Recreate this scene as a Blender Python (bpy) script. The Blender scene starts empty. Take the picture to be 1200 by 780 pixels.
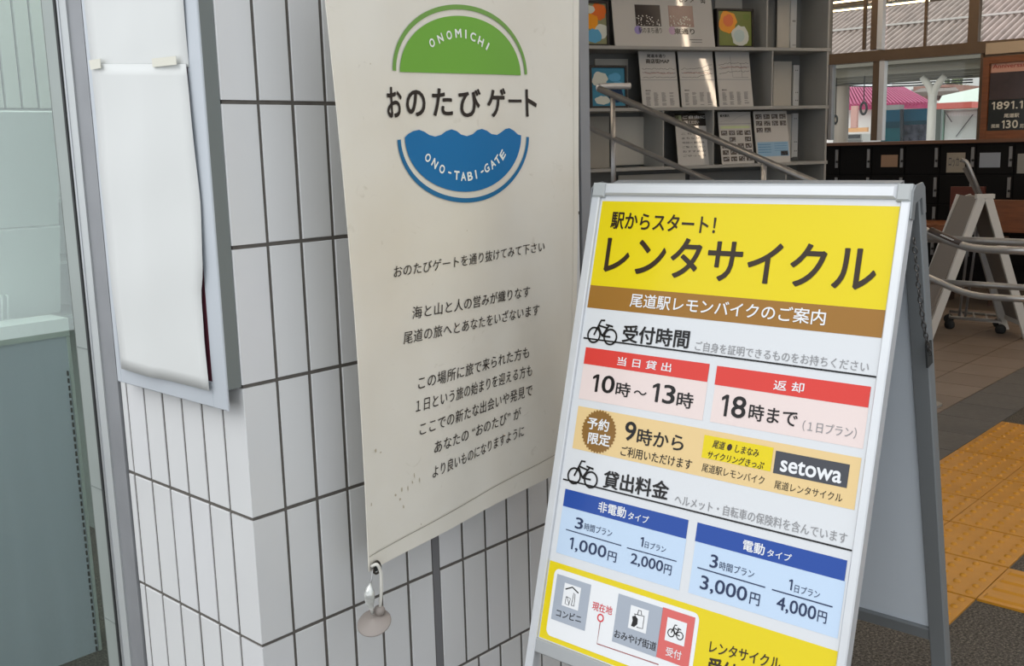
import bpy, bmesh, math, random
from mathutils import Vector, Matrix
random.seed(7)
SC = bpy.context.scene
COL = SC.collection

# ---------------------------------------------------------------- camera
F_PX = 1208.9
YAW, PITCH, ROLL = 0.74684, 0.177739, 0.0267
CAM = Vector((-0.9363, -1.4888, 1.404))
_f = Vector((math.cos(YAW)*math.cos(PITCH), math.sin(YAW)*math.cos(PITCH), -math.sin(PITCH)))
_r = Vector((math.sin(YAW), -math.cos(YAW), 0))
_d = _f.cross(_r)
RT = math.cos(ROLL)*_r + math.sin(ROLL)*_d
DN = -math.sin(ROLL)*_r + math.cos(ROLL)*_d
cd = bpy.data.cameras.new('camera')
cd.sensor_width = 36.0
cd.lens = 36.0*F_PX/1200
cd.clip_end = 300
cam = bpy.data.objects.new('camera', cd)
COL.objects.link(cam)
M3 = Matrix((RT, -DN, -_f)).transposed()
cam.matrix_world = Matrix.Translation(CAM) @ M3.to_4x4()
SC.camera = cam

# ---------------------------------------------------------------- light
w = bpy.data.worlds.new('overcast_sky')
SC.world = w
w.use_nodes = True
bg = w.node_tree.nodes['Background']
bg.inputs[0].default_value = (0.91, 0.945, 0.985, 1)
bg.inputs[1].default_value = 1.40
sd = bpy.data.lights.new('hazy_sun', 'SUN')
sd.energy = 1.0
sd.angle = math.radians(50)
sd.color = (1.0, 0.985, 0.96)
sun = bpy.data.objects.new('hazy_sun', sd)
COL.objects.link(sun)
sun.rotation_euler = Vector((-1.0, 0.12, 1.0)).normalized().to_track_quat('Z', 'Y').to_euler()
SC.view_settings.view_transform = 'Standard'
SC.view_settings.look = 'None'
SC.view_settings.gamma = 1.0
SC.view_settings.use_curve_mapping = False
SC.view_settings.exposure = 0.02

# ---------------------------------------------------------------- helpers
def ray(px, py):
    return RT*((px-600)/F_PX) + DN*((py-390)/F_PX) + _f

class Plane:
    """a real plane in the place: origin o, axis a (to the right), axis b (down)"""
    def __init__(s, o, a, b):
        s.o = Vector(o); s.a = Vector(a).normalized(); s.b = Vector(b).normalized()
        s.n = s.b.cross(s.a)          # towards the viewer side
        s.n.normalize()
        if s.n.dot(CAM - s.o) < 0: s.n = -s.n
    def at(s, px, py):
        d = ray(px, py)
        t = (s.o-CAM).dot(s.n)/d.dot(s.n)
        X = CAM + d*t - s.o
        return X.dot(s.a), X.dot(s.b)
    def P(s, a, b, off=0.0):
        return s.o + s.a*a + s.b*b + s.n*off

def srgb(r, g, b):
    return tuple(((c/255)/12.92 if c/255 <= 0.04045 else ((c/255+0.055)/1.055)**2.4) for c in (r, g, b))

MATS = {}
def mat(name, rgb, rough=0.5, metal=0.0, noise=0.0, scale=20.0, bump=0.0, bscale=60.0, emit=0.0, spec=0.5, stretch=None, coat=0.0):
    if name in MATS: return MATS[name]
    m = bpy.data.materials.new(name); m.use_nodes = True
    nt = m.node_tree; b = nt.nodes['Principled BSDF']
    c = srgb(*rgb)
    b.inputs['Base Color'].default_value = (*c, 1)
    b.inputs['Roughness'].default_value = rough
    b.inputs['Metallic'].default_value = metal
    b.inputs['Specular IOR Level'].default_value = spec
    if coat: b.inputs['Coat Weight'].default_value = coat; b.inputs['Coat Roughness'].default_value = 0.03
    tc = nt.nodes.new('ShaderNodeTexCoord')
    mp = nt.nodes.new('ShaderNodeMapping')
    nt.links.new(tc.outputs['Object'], mp.inputs[0])
    if stretch: mp.inputs['Scale'].default_value = stretch
    if noise:
        n = nt.nodes.new('ShaderNodeTexNoise'); n.inputs['Scale'].default_value = scale; n.inputs['Detail'].default_value = 5
        nt.links.new(mp.outputs[0], n.inputs[0])
        r = nt.nodes.new('ShaderNodeValToRGB')
        r.color_ramp.elements[0].position = 0.3; r.color_ramp.elements[1].position = 0.7
        r.color_ramp.elements[0].color = (*[x*(1-noise) for x in c], 1)
        r.color_ramp.elements[1].color = (*[min(1, x*(1+noise)) for x in c], 1)
        nt.links.new(n.outputs[0], r.inputs[0]); nt.links.new(r.outputs[0], b.inputs['Base Color'])
    if bump:
        n2 = nt.nodes.new('ShaderNodeTexNoise'); n2.inputs['Scale'].default_value = bscale; n2.inputs['Detail'].default_value = 4
        nt.links.new(mp.outputs[0], n2.inputs[0])
        bp = nt.nodes.new('ShaderNodeBump'); bp.inputs['Strength'].default_value = bump; bp.inputs['Distance'].default_value = 0.01
        nt.links.new(n2.outputs[0], bp.inputs['Height']); nt.links.new(bp.outputs[0], b.inputs['Normal'])
    if emit:
        b.inputs['Emission Color'].default_value = (*c, 1); b.inputs['Emission Strength'].default_value = emit
    MATS[name] = m
    return m

def link(name, me, m=None, parent=None, world=None):
    o = bpy.data.objects.new(name, me); COL.objects.link(o)
    if m is not None and me is not None and not me.materials: me.materials.append(m)
    if parent is not None:
        o.parent = parent
        o.matrix_parent_inverse = Matrix.Identity(4)
        # meshes are built in world coordinates: take the parent's offset out
        o.matrix_basis = parent_world(parent).inverted() @ (world or Matrix.Identity(4))
    elif world is not None: o.matrix_basis = world
    return o
WORLD = {}
def parent_world(o):
    m = o.matrix_basis.copy()
    if o.parent: m = parent_world(o.parent) @ m
    return m
def tag(o, label=None, cat=None, group=None, kind=None):
    if label: o['label'] = label
    if cat: o['category'] = cat
    if group: o['group'] = group
    if kind: o['kind'] = kind
    return o
def thing(name, label, cat, loc, group=None):
    o = bpy.data.objects.new(name, None); COL.objects.link(o)
    o.location = loc; o.empty_display_size = 0.05
    return tag(o, label, cat, group)

class MB:
    """collects shapes; build() links them as one mesh object"""
    def __init__(s): s.v = []; s.f = []; s.smooth = []
    def add(s, vs, fs, smooth=False):
        k = len(s.v); s.v += [tuple(x) for x in vs]
        for f in fs: s.f.append(tuple(i+k for i in f)); s.smooth.append(smooth)
        return s
    def box(s, p0, p1):
        x0, y0, z0 = p0; x1, y1, z1 = p1
        return s.add([(x0,y0,z0),(x1,y0,z0),(x1,y1,z0),(x0,y1,z0),(x0,y0,z1),(x1,y0,z1),(x1,y1,z1),(x0,y1,z1)],
                     [(0,3,2,1),(4,5,6,7),(0,1,5,4),(1,2,6,5),(2,3,7,6),(3,0,4,7)])
    def pbox(s, pl, a0, a1, b0, b1, o0, o1, bev=0.0):
        """box on a plane; a,b in-plane extents, o offsets towards the viewer; bev chamfers the front"""
        if bev:
            vs = [pl.P(a,b,o0) for a,b in ((a0,b0),(a1,b0),(a1,b1),(a0,b1))]
            vs += [pl.P(a,b,o1-bev) for a,b in ((a0,b0),(a1,b0),(a1,b1),(a0,b1))]
            vs += [pl.P(a,b,o1) for a,b in ((a0+bev,b0+bev),(a1-bev,b0+bev),(a1-bev,b1-bev),(a0+bev,b1-bev))]
            fs = [(0,1,2,3)]
            for q in range(2):
                for i in range(4):
                    j = (i+1) % 4; k = q*4
                    fs.append((k+i, k+4+i, k+4+j, k+j))
            fs.append((8,11,10,9))
            return s.add(vs, fs)
        vs = [pl.P(a,b,o) for o in (o0,o1) for a,b in ((a0,b0),(a1,b0),(a1,b1),(a0,b1))]
        return s.add(vs, [(0,1,2,3),(7,6,5,4),(0,4,5,1),(1,5,6,2),(2,6,7,3),(3,7,4,0)])
    def quad(s, ps): return s.add(ps, [(0,1,2,3)])
    def prism(s, pl, pts, o0, o1, faces=True):
        n = len(pts)
        vs = [pl.P(a,b,o0) for a,b in pts] + [pl.P(a,b,o1) for a,b in pts]
        fs = [tuple(range(n)), tuple(range(2*n-1, n-1, -1))] + [(i, i+n, (i+1)%n+n, (i+1)%n) for i in range(n)]
        return s.add(vs, fs)
    def flat(s, pl, pts, off):
        return s.add([pl.P(a,b,off) for a,b in pts], [tuple(range(len(pts)))])
    def beam(s, p, q, w, t, up=(0,0,1)):
        p = Vector(p); q = Vector(q); d = (q-p).normalized(); u = Vector(up)
        x = d.cross(u).normalized(); y = x.cross(d).normalized()
        vs = [e + x*(sx*w/2) + y*(sy*t/2) for e in (p,q) for sx,sy in ((-1,-1),(1,-1),(1,1),(-1,1))]
        return s.add(vs, [(0,3,2,1),(4,5,6,7),(0,1,5,4),(1,2,6,5),(2,3,7,6),(3,0,4,7)])
    def tube(s, pts, r, n=12, cap=True, closed=False):
        pts = [Vector(p) for p in pts]; rings = []; m = len(pts)
        prev = None
        for i, p in enumerate(pts):
            if closed: d = pts[(i+1)%m]-pts[i-1]
            else: d = (pts[min(i+1,m-1)]-pts[max(i-1,0)])
            d.normalize()
            if prev is None:
                u = Vector((0,0,1)) if abs(d.z) < 0.9 else Vector((1,0,0))
                x = d.cross(u).normalized()
            else:
                x = (prev - d*prev.dot(d)).normalized()
            prev = x; y = d.cross(x)
            rr = r[i] if isinstance(r, (list, tuple)) else r
            rings.append([p + x*(math.cos(t)*rr) + y*(math.sin(t)*rr) for t in [2*math.pi*k/n for k in range(n)]])
        vs = [v for rg in rings for v in rg]; fs = []
        for i in range(m if closed else m-1):
            a = i*n; b = ((i+1)%m)*n
            for k in range(n): fs.append((a+k, a+(k+1)%n, b+(k+1)%n, b+k))
        k0 = len(s.v)
        s.add(vs, fs, True)
        if cap and not closed:
            s.f.append(tuple(k0+i for i in range(n-1,-1,-1))); s.smooth.append(False)
            s.f.append(tuple(k0+(m-1)*n+i for i in range(n))); s.smooth.append(False)
        return s
    def lathe(s, c, axis, prof, n=28):
        """prof: list of (distance along axis, radius)"""
        c = Vector(c); ax = Vector(axis).normalized()
        u = Vector((0,0,1)) if abs(ax.z) < 0.9 else Vector((1,0,0))
        x = ax.cross(u).normalized(); y = ax.cross(x)
        vs = []; fs = []
        for h, r in prof:
            for k in range(n):
                t = 2*math.pi*k/n
                vs.append(c + ax*h + (x*math.cos(t)+y*math.sin(t))*max(r,1e-4))
        for i in range(len(prof)-1):
            for k in range(n): fs.append((i*n+k, i*n+(k+1)%n, (i+1)*n+(k+1)%n, (i+1)*n+k))
        return s.add(vs, fs, True)
    def mesh(s, name):
        me = bpy.data.meshes.new(name); me.from_pydata(s.v, [], s.f)
        me.polygons.foreach_set('use_smooth', s.smooth); 
        bm = bmesh.new(); bm.from_mesh(me); bmesh.ops.recalc_face_normals(bm, faces=bm.faces); bm.to_mesh(me); bm.free()
        me.update(); return me
    def build(s, name, m, parent=None):
        return link(name, s.mesh(name), m, parent)

def arc_fillet(pts, r, n=6):
    """rounds the corners of a polyline"""
    pts = [Vector(p) for p in pts]; out = [pts[0]]
    for i in range(1, len(pts)-1):
        a, b, c = pts[i-1], pts[i], pts[i+1]
        u = (a-b); v = (c-b); k = min(r, u.length*0.49, v.length*0.49)
        s = b+u.normalized()*k; e = b+v.normalized()*k
        for j in range(n+1):
            t = j/n; out.append((1-t)**2*s + 2*t*(1-t)*b + t*t*e)
    out.append(pts[-1]); return out

# flat print: text, drawn at real size on its own plane
INK = {}
def ink(name, rgb, rough=0.45):
    return mat('ink_'+name, rgb, rough, spec=0.3)
_tc = {}
def glyphs(body, bold, spacing=1.0):
    key = (body, bold, spacing)
    if key in _tc: return _tc[key]
    c = bpy.data.curves.new('t', 'FONT'); c.body = body; c.resolution_u = 4
    c.space_character = spacing
    o = bpy.data.objects.new('t', c); COL.objects.link(o)
    def raw(ch):
        c.body = ch; bpy.context.view_layer.update(); q = o.to_mesh()
        r = [(v.co.x, v.co.y) for v in q.vertices], [tuple(p.vertices) for p in q.polygons]; o.to_mesh_clear(); return r
    if '1' in body and all(ch in '0123456789.,' for ch in body):
        # numerals with a flagged 1, set on an even pitch
        z0, _ = raw('0'); zx0 = min(p[0] for p in z0); zx1 = max(p[0] for p in z0); zy0 = min(p[1] for p in z0); zy1 = max(p[1] for p in z0)
        adv = (zx1-zx0)*1.16; x = 0; vs = []; fs = []; W0 = zx1-zx0; H0 = zy1-zy0
        for ch in body:
            k = len(vs)
            if ch == '1':
                p1 = [(.46,0),(.46,1),(.30,1),(.02,.86),(.02,.74),(.30,.86),(.30,0)]
                first = x == 0
                vs += [(x+(px-(0 if not first else 0))*W0+W0*.12, zy0+py*H0) for px,py in p1]; fs += [(k,k+1,k+5,k+6),(k+1,k+2,k+3,k+4,k+5)]
                x += adv*(0.80 if ch == '1' else 1)
            else:
                a, b = raw(ch); m0 = min(p[0] for p in a)
                vs += [(x+p[0]-m0, p[1]) for p in a]; fs += [tuple(i+k for i in f) for f in b]
                x += adv if ch.isdigit() else adv*.42
    else:
        c.body = body; bpy.context.view_layer.update()
        me = o.to_mesh()
        vs = [(v.co.x, v.co.y) for v in me.vertices]; fs = [tuple(p.vertices) for p in me.polygons]
    o.to_mesh_clear(); bpy.data.objects.remove(o); bpy.data.curves.remove(c)
    if bold:      # heavier face: the same glyph printed several times, shifted by the stroke gain
        V = []; G = []
        for dx, dy in ((bold,0),(-bold,0),(0,bold),(0,-bold),(bold*.7,bold*.7),(-bold*.7,bold*.7),(bold*.7,-bold*.7),(-bold*.7,-bold*.7)):
            k = len(V); V += [(x+dx,y+dy) for x,y in vs]; G += [tuple(i+k for i in f) for f in fs]
        vs, fs = V, G
    x0 = min(v[0] for v in vs); x1 = max(v[0] for v in vs); y0 = min(v[1] for v in vs); y1 = max(v[1] for v in vs)
    n8 = max(1, len(vs)//8) if bold else len(vs)+1      # each overprint lies a hair above the last
    vs = [((v[0]-x0)/(x1-x0), 1-(v[1]-y0)/(y1-y0), 2.5e-5*(i//n8)) for i, v in enumerate(vs)]
    _tc[key] = (vs, fs); return _tc[key]
def text(pl, body, L, Rr, hpx, m, parent, off=0.0006, bold=0.0, spacing=1.0, slant=0.0, name='text_line', warp=None):
    """L, Rr: middle of the left and right end of the line, hpx its height, as measured on the photo"""
    vs, fs = glyphs(body, bold, spacing)
    a0, b0 = pl.at(*L); a1, b1 = pl.at(*Rr)
    mx, my = (L[0]+Rr[0])/2, (L[1]+Rr[1])/2
    H = abs(pl.at(mx, my+hpx/2)[1] - pl.at(mx, my-hpx/2)[1])
    out = []
    for x, y, z in vs:
        a = a0 + (a1-a0)*x - slant*(y-0.5)*H; b = b0 + (b1-b0)*x + (y-0.5)*H
        out.append(pl.P(a, b, off + z + (warp(a, b) if warp else 0)))
    mb = MB(); mb.add(out, fs)
    me = bpy.data.meshes.new(name); me.from_pydata(mb.v, [], mb.f); me.update()
    return link(name, me, m, parent)
def rect(pl, q, m, parent, off, name='printed_panel', warp=None):
    """print with the four corners TL TR BR BL measured on the photo"""
    c = [pl.at(*p) for p in q]
    a0 = (c[0][0]+c[3][0])/2; a1 = (c[1][0]+c[2][0])/2; b0 = (c[0][1]+c[1][1])/2; b1 = (c[2][1]+c[3][1])/2
    return rectuv(pl, a0, a1, b0, b1, m, parent, off, name)
def rectuv(pl, a0, a1, b0, b1, m, parent, off, name='printed_panel'):
    me = bpy.data.meshes.new(name)
    me.from_pydata([pl.P(a0,b0,off), pl.P(a1,b0,off), pl.P(a1,b1,off), pl.P(a0,b1,off)], [], [(3,2,1,0)])
    return link(name, me, m, parent)
def ribbon(pts, wd):
    """outline polygons of a stroked polyline, as quads"""
    vs = []; fs = []
    n = len(pts)
    for i, (x, y) in enumerate(pts):
        p = pts[max(i-1,0)]; q = pts[min(i+1,n-1)]
        dx, dy = q[0]-p[0], q[1]-p[1]; l = math.hypot(dx,dy) or 1
        nx, ny = -dy/l*wd/2, dx/l*wd/2
        vs += [(x+nx,y+ny),(x-nx,y-ny)]
    for i in range(n-1): fs.append((2*i,2*i+1,2*i+3,2*i+2))
    return vs, fs
def strokes(pl, lines, wd, m, parent, off, name='line_drawing', warp=None):
    """lines in plane coordinates"""
    V = []; Fc = []
    for pts in lines:
        vs, fs = ribbon(pts, wd); k = len(V)
        V += [pl.P(a,b,off+(warp(a,b) if warp else 0)) for a,b in vs]; Fc += [tuple(i+k for i in f) for f in fs]
    me = bpy.data.meshes.new(name); me.from_pydata(V, [], Fc)
    return link(name, me, m, parent)
def circ(ca, cb, ra, rb=None, n=28, t0=0, t1=2*math.pi):
    rb = rb or ra
    return [(ca+ra*math.cos(t0+(t1-t0)*i/n), cb+rb*math.sin(t0+(t1-t0)*i/n)) for i in range(n+1)]

# ---------------------------------------------------------------- materials
tile_l = mat('glazed_tile', (207, 208, 208), 0.28, noise=0.03, scale=3, spec=0.4)
tile_b = mat('glazed_tile_warm', (206, 207, 207), 0.30, noise=0.03, scale=4, spec=0.4)
tile_c = mat('glazed_tile_cool', (208, 209, 210), 0.26, noise=0.03, scale=5, spec=0.4)
grout = mat('dark_grout', (92, 88, 83), 0.95, noise=0.12, scale=60)
sealant = mat('grey_sealant', (110, 110, 112), 0.7)
alu = mat('brushed_aluminium', (190, 193, 196), 0.38, 0.75, noise=0.04, scale=30)
alu_l = mat('pale_anodised_aluminium', (206, 209, 212), 0.45, 0.35, noise=0.03, scale=14)
alu_d = mat('dark_anodised_aluminium', (140, 142, 145), 0.5, 0.3, noise=0.07, scale=9)
alu_g = mat('greenish_aluminium', (150, 158, 154), 0.5, 0.25, noise=0.05, scale=7)
black = mat('black_rubber', (38, 40, 40), 0.7)
steel = mat('satin_stainless', (160, 160, 160), 0.32, 0.65, noise=0.06, scale=25)
white_paint = mat('white_board', (222, 224, 226), 0.5)
shelf_g = mat('grey_shelf_laminate', (152, 153, 151), 0.5, noise=0.03, scale=6)
shelf_p = mat('pale_back_panel', (196, 193, 184), 0.6, noise=0.03, scale=5)
brown_al = mat('bronze_window_frame', (100, 82, 64), 0.5, 0.2, noise=0.06, scale=6)
wood = mat('orange_brown_wood', (118, 70, 38), 0.45, noise=0.2, scale=6, stretch=(1,1,8))
lock_b = mat('black_locker_steel', (8, 8, 9), 0.6, noise=0.1, scale=4, spec=0.2)
paper = mat('white_paper', (226, 226, 224), 0.6, spec=0.3)

# ---------------------------------------------------------------- setting: ground
def speckle(name, base, dark, light, scale):
    m = bpy.data.materials.new(name); m.use_nodes = True; nt = m.node_tree; b = nt.nodes['Principled BSDF']
    tc = nt.nodes.new('ShaderNodeTexCoord')
    n = nt.nodes.new('ShaderNodeTexNoise'); n.inputs['Scale'].default_value = scale; n.inputs['Detail'].default_value = 6; n.inputs['Roughness'].default_value = 0.75
    n3 = nt.nodes.new('ShaderNodeTexNoise'); n3.inputs['Scale'].default_value = 3
    r = nt.nodes.new('ShaderNodeValToRGB'); cr = r.color_ramp
    cr.elements[0].position = 0.40; cr.elements[0].color = (*srgb(*dark), 1)
    cr.elements[1].position = 0.68; cr.elements[1].color = (*srgb(*light), 1)
    e = cr.elements.new(0.52); e.color = (*srgb(*base), 1)
    mx = nt.nodes.new('ShaderNodeMix'); mx.data_type = 'RGBA'; mx.blend_type = 'MULTIPLY'; mx.inputs[0].default_value = 0.35
    nt.links.new(tc.outputs['Object'], n.inputs[0]); nt.links.new(tc.outputs['Object'], n3.inputs[0])
    nt.links.new(n.outputs[0], r.inputs[0]); nt.links.new(r.outputs[0], mx.inputs[6]); nt.links.new(n3.outputs[0], mx.inputs[7])
    nt.links.new(mx.outputs[2], b.inputs['Base Color'])
    bp = nt.nodes.new('ShaderNodeBump'); bp.inputs['Strength'].default_value = 0.4; bp.inputs['Distance'].default_value = 0.004
    nt.links.new(n.outputs[0], bp.inputs['Height']); nt.links.new(bp.outputs[0], b.inputs['Normal'])
    b.inputs['Roughness'].default_value = 0.85; b.inputs['Specular IOR Level'].default_value = 0.25
    return m
asphalt = speckle('speckled_dark_paving', (92, 88, 82), (52, 50, 47), (150, 142, 128), 130)
floor = tag(MB().box((-4,-5,-0.12),(9.6,7,0)).build('floor', asphalt), 'dark speckled paving of the station entrance with tactile and brown tiles', kind='structure')
tb = mat('brown_floor_tile', (114, 101, 90), 0.5, noise=0.08, scale=4)
tb2 = mat('brown_floor_tile_light', (120, 107, 96), 0.5, noise=0.08, scale=5)
fm = [MB().box((-0.1475,-0.1475,0.0),(0.1475,0.1475,0.006)).mesh('floor_tile') for _ in range(2)]
fm[0].materials.append(tb); fm[1].materials.append(tb2)
for i in range(13):
    for j in range(9):
        x = 3.95+0.3*i; y = 0.4+0.15+0.3*j
        link('floor_tile', random.choice(fm), None, floor, Matrix.Translation((x,y,0.0)))
MB().box((3.8,0.4,0.0),(9.5,6.9,0.003)).build('floor_tile_bed', mat('brown_joint', (92,82,73), 0.8), floor)
# grey smooth band beside the tactile path
dg = mat('dark_grey_paving', (84, 83, 81), 0.7, noise=0.12, scale=30)
gb = MB().box((-0.148,-0.148,0),(0.148,0.148,0.004)).mesh('paving_slab'); gb.materials.append(dg)
for i in range(23):
    for j in range(1):
        link('paving_slab', gb, None, floor, Matrix.Translation((2.35+0.3*i, 0.25, 0)))
yel = mat('yellow_tactile_block', (182, 126, 26), 0.42, noise=0.06, scale=14)
def tactile(kind):
    mb = MB(); h = 0.008
    mb.box((-0.1485,-0.1485,0),(0.1485,0.1485,h))
    if kind == 'dots':
        for i in range(5):
            for j in range(5):
                cx, cy = (i-2)*0.059, (j-2)*0.059
                mb.lathe((cx,cy,h), (0,0,1), [(0,0.0125),(0.0065,0.0085),(0.0072,0.0001)], 8)
    else:
        for i in range(4):
            cx = (i-1.5)*0.074
            mb.add([(cx-0.018,-0.138,h),(cx+0.018,-0.138,h),(cx+0.018,0.138,h),(cx-0.018,0.138,h),
                    (cx-0.010,-0.130,h+.006),(cx+0.010,-0.130,h+.006),(cx+0.010,0.130,h+.006),(cx-0.010,0.130,h+.006)],
                   [(4,5,6,7),(0,1,5,4),(1,2,6,5),(2,3,7,6),(3,0,4,7)])
    return mb.mesh('tactile_block')
tm = tactile('dots'); tm.materials.append(yel); tg = tactile('bars'); tg.materials.append(yel)
for i in range(-1, 7):
    for j in range(2):
        link('tactile_block', tm, None, floor, Matrix.Translation((2.185+0.153+0.306*i, -0.355+0.3*j, 0)))
for j in range(4):
    link('guiding_block', tg, None, floor, Matrix.Translation((2.185+0.153, -0.655-0.3*j, 0)))
MB().box((1.88,-0.506,0),(4.33,0.096,0.002)).build('tactile_bed', grout, floor)

# ---------------------------------------------------------------- setting: tiled pillar
PW, PH, Z0, JN = 0.0693, 0.235, 1.7234, 0.0068
XE = 0.913
wl = tag(MB().box((0.0025,0.0025,0),(0.10,0.441,2.60)).build('wall_left', grout), 'left face of the white tiled pillar, vertical glazed tiles with dark joints', kind='structure')
wr = tag(MB().box((0.10,0.0025,0),(XE,0.30,2.60)).build('wall_right', grout), 'right face of the white tiled pillar behind the hanging banner', kind='structure')
def tile_mesh(wd, ht, face):
    """tile from 0..wd along the wall, 0..-ht down, proud of the grout"""
    pl = Plane((0,0,0), (1,0,0), (0,0,-1)) if face == 'r' else Plane((0,0,0), (0,-1,0), (0,0,-1))
    e = JN/2; mb = MB()
    if face == 'r': mb.pbox(pl, e, wd-e, e, ht-e, -0.0028, 0, 0.0010)
    else: mb.pbox(pl, -wd+e, -e, e, ht-e, -0.0028, 0, 0.0010)
    return mb.mesh('tile')
cache = {}
def put_tile(face, wd, ht, x, z, parent):
    k = (face, round(wd,4), round(ht,4), random.randrange(3))
    if k not in cache:
        cache[k] = tile_mesh(wd, ht, face); cache[k].materials.append((tile_l,tile_b,tile_c)[k[3]])
    j = random.uniform(-0.0005, 0.0005)
    T = Matrix.Translation((x, j, z)) if face == 'r' else Matrix.Translation((j, x, z))
    link('tile', cache[k], None, parent, T)
cm = None
for k in range(-3, 8):
    zt = Z0 - PH*k; h = PH if zt-PH > 0 else zt-0.003
    # L-shaped corner tiles
    e = JN/2
    mb = MB(); b = 0.0009
    o = [(0,b),(b,0),(PW-e,0),(PW-e,0.0026),(0.0026,0.0026),(0.0026,PW-e),(0,PW-e)]
    vs = [(x,y,zt-e) for x,y in o] + [(x,y,zt-h+e) for x,y in o]; n = len(o)
    mb.add(vs, [tuple(range(n-1,-1,-1)), tuple(range(n,2*n))] + [(i,(i+1)%n,(i+1)%n+n,i+n) for i in range(n)])
    mb.build('corner_tile', (tile_l,tile_b,tile_c)[k % 3], wl)
    for i in range(1, 7):
        wd = PW if i < 6 else 0.441-6*PW
        put_tile('l', wd, h, i*PW, zt, wl)
    for i in range(1, 6): put_tile('r', PW, h, i*PW, zt, wr)
    # the wall beyond the movement joint
    x0 = 6*PW + 0.0165
    if k < 6:
        for i in range(8):
            wd = min(PW, XE-(x0+i*PW))
            if wd > 0.02: put_tile('r', wd, h, x0+i*PW, zt, wr)
    else:
        put_tile('r', PW*0.53, h, x0, zt, wr)
        for i in range(8):
            xx = x0+PW*0.53+i*PW; wd = min(PW, XE-xx)
            if wd > 0.02: put_tile('r', wd, h, xx, zt, wr)
MB().box((6*PW-0.0005, 0.0015, 0),(6*PW+0.0175, 0.0030, 2.6)).build('movement_joint', sealant, wr)
# metal end post of the pillar
t1 = MB().box((XE+0.002,-0.003,0),(XE+0.035,0.30,2.6)).build('trim_1', alu_d)
tag(t1, 'grey metal edge post closing the right end of the tiled wall', kind='structure')

# ---------------------------------------------------------------- setting: shop front on the left
w1 = tag(MB().box((-0.004,0.4415,0),(0.10,0.497,2.6)).build('window_1', alu_d), 'aluminium framed shop window left of the tiled pillar', kind='structure')
MB().box((-0.007,0.497,0),(0.09,0.537,2.6)).build('frame_profile', mat('frame_profile_alu',(184,188,188),0.45,0.3,noise=.03,scale=12), w1)
MB().box((-0.0085,0.526,0),(-0.0069,0.531,2.6)).build('frame_bead', alu, w1)
MB().box((-0.010,0.537,0),(0.09,0.545,2.6)).build('gasket', black, w1)
MB().box((-0.004,0.545,0),(0.05,0.606,2.6)).build('stile', alu_g, w1)
MB().box((-0.003,0.606,0),(0.05,0.6115,2.6)).build('gasket', mat('grey_gasket',(96,102,98),0.7), w1)
for z in (0.42, 0.72, 1.02):
    MB().box((-0.0055,0.546,z),(-0.0035,0.605,z+0.0025)).build('stile_joint', mat('stile_joint',(120,128,124),0.6), w1)
gl = bpy.data.materials.new('greenish_glass'); gl.use_nodes = True
nt = gl.node_tree; nt.nodes.clear()
out = nt.nodes.new('ShaderNodeOutputMaterial'); mx = nt.nodes.new('ShaderNodeMixShader')
tr = nt.nodes.new('ShaderNodeBsdfTransparent'); tr.inputs[0].default_value = (0.90,0.94,0.925,1)
gs = nt.nodes.new('ShaderNodeBsdfGlossy'); gs.inputs['Roughness'].default_value = 0.02; gs.inputs[0].default_value = (0.95,1,0.98,1)
lw = nt.nodes.new('ShaderNodeLayerWeight'); pw_ = nt.nodes.new('ShaderNodeMath'); pw_.operation = 'POWER'; pw_.inputs[1].default_value = 4.0
ml = nt.nodes.new('ShaderNodeMath'); ml.operation = 'MULTIPLY_ADD'; ml.inputs[1].default_value = 0.55; ml.inputs[2].default_value = 0.05
nt.links.new(lw.outputs['Facing'], pw_.inputs[0]); nt.links.new(pw_.outputs[0], ml.inputs[0]); nt.links.new(ml.outputs[0], mx.inputs[0]); nt.links.new(tr.outputs[0], mx.inputs[1]); nt.links.new(gs.outputs[0], mx.inputs[2]); nt.links.new(mx.outputs[0], out.inputs[0])
MB().box((-0.002,0.612,0.0),(0.004,2.4,2.6)).build('glass_pane', gl, w1)
# room behind the glass
rw = mat('shop_wall', (176,182,176), 0.7)
tag(MB().box((0.01,2.6,0),(1.1,2.68,2.6)).build('wall_shop_back', rw), 'pale back wall of the small room behind the glass', kind='structure')
tag(MB().box((1.02,0.31,0),(1.1,2.6,2.6)).build('wall_shop_side', rw), 'pale side wall of the small room behind the glass', kind='structure')
tag(MB().box((-0.02,0.0,2.6),(1.1,2.68,2.68)).build('ceiling', rw), 'ceiling over the pillar and the small room behind glass', kind='structure')
tag(MB().box((0.10,0.31,0),(1.02,0.44,2.6)).build('wall_shop_front', rw), 'inner side of the tiled wall', kind='structure')
lt = thing('added_room_light', 'unseen white ceiling light added to brighten the room behind the glass', 'light', (0.5,1.35,2.6))  # no lamp is seen here; added to light the room behind the glass
MB().box((0.30,1.0,2.57),(0.75,1.7,2.6)).build('housing', white_paint, lt)
MB().box((0.32,1.02,2.56),(0.73,1.68,2.57)).build('diffuser', mat('added_light_diffuser',(246,248,244),0.5,emit=9.0), lt)

green_white = mat('pale_green_white_enamel', (196,206,202), 0.35, noise=0.02, scale=3)
cab = mat('cabinet_white', (206,216,210), 0.4)
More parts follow.
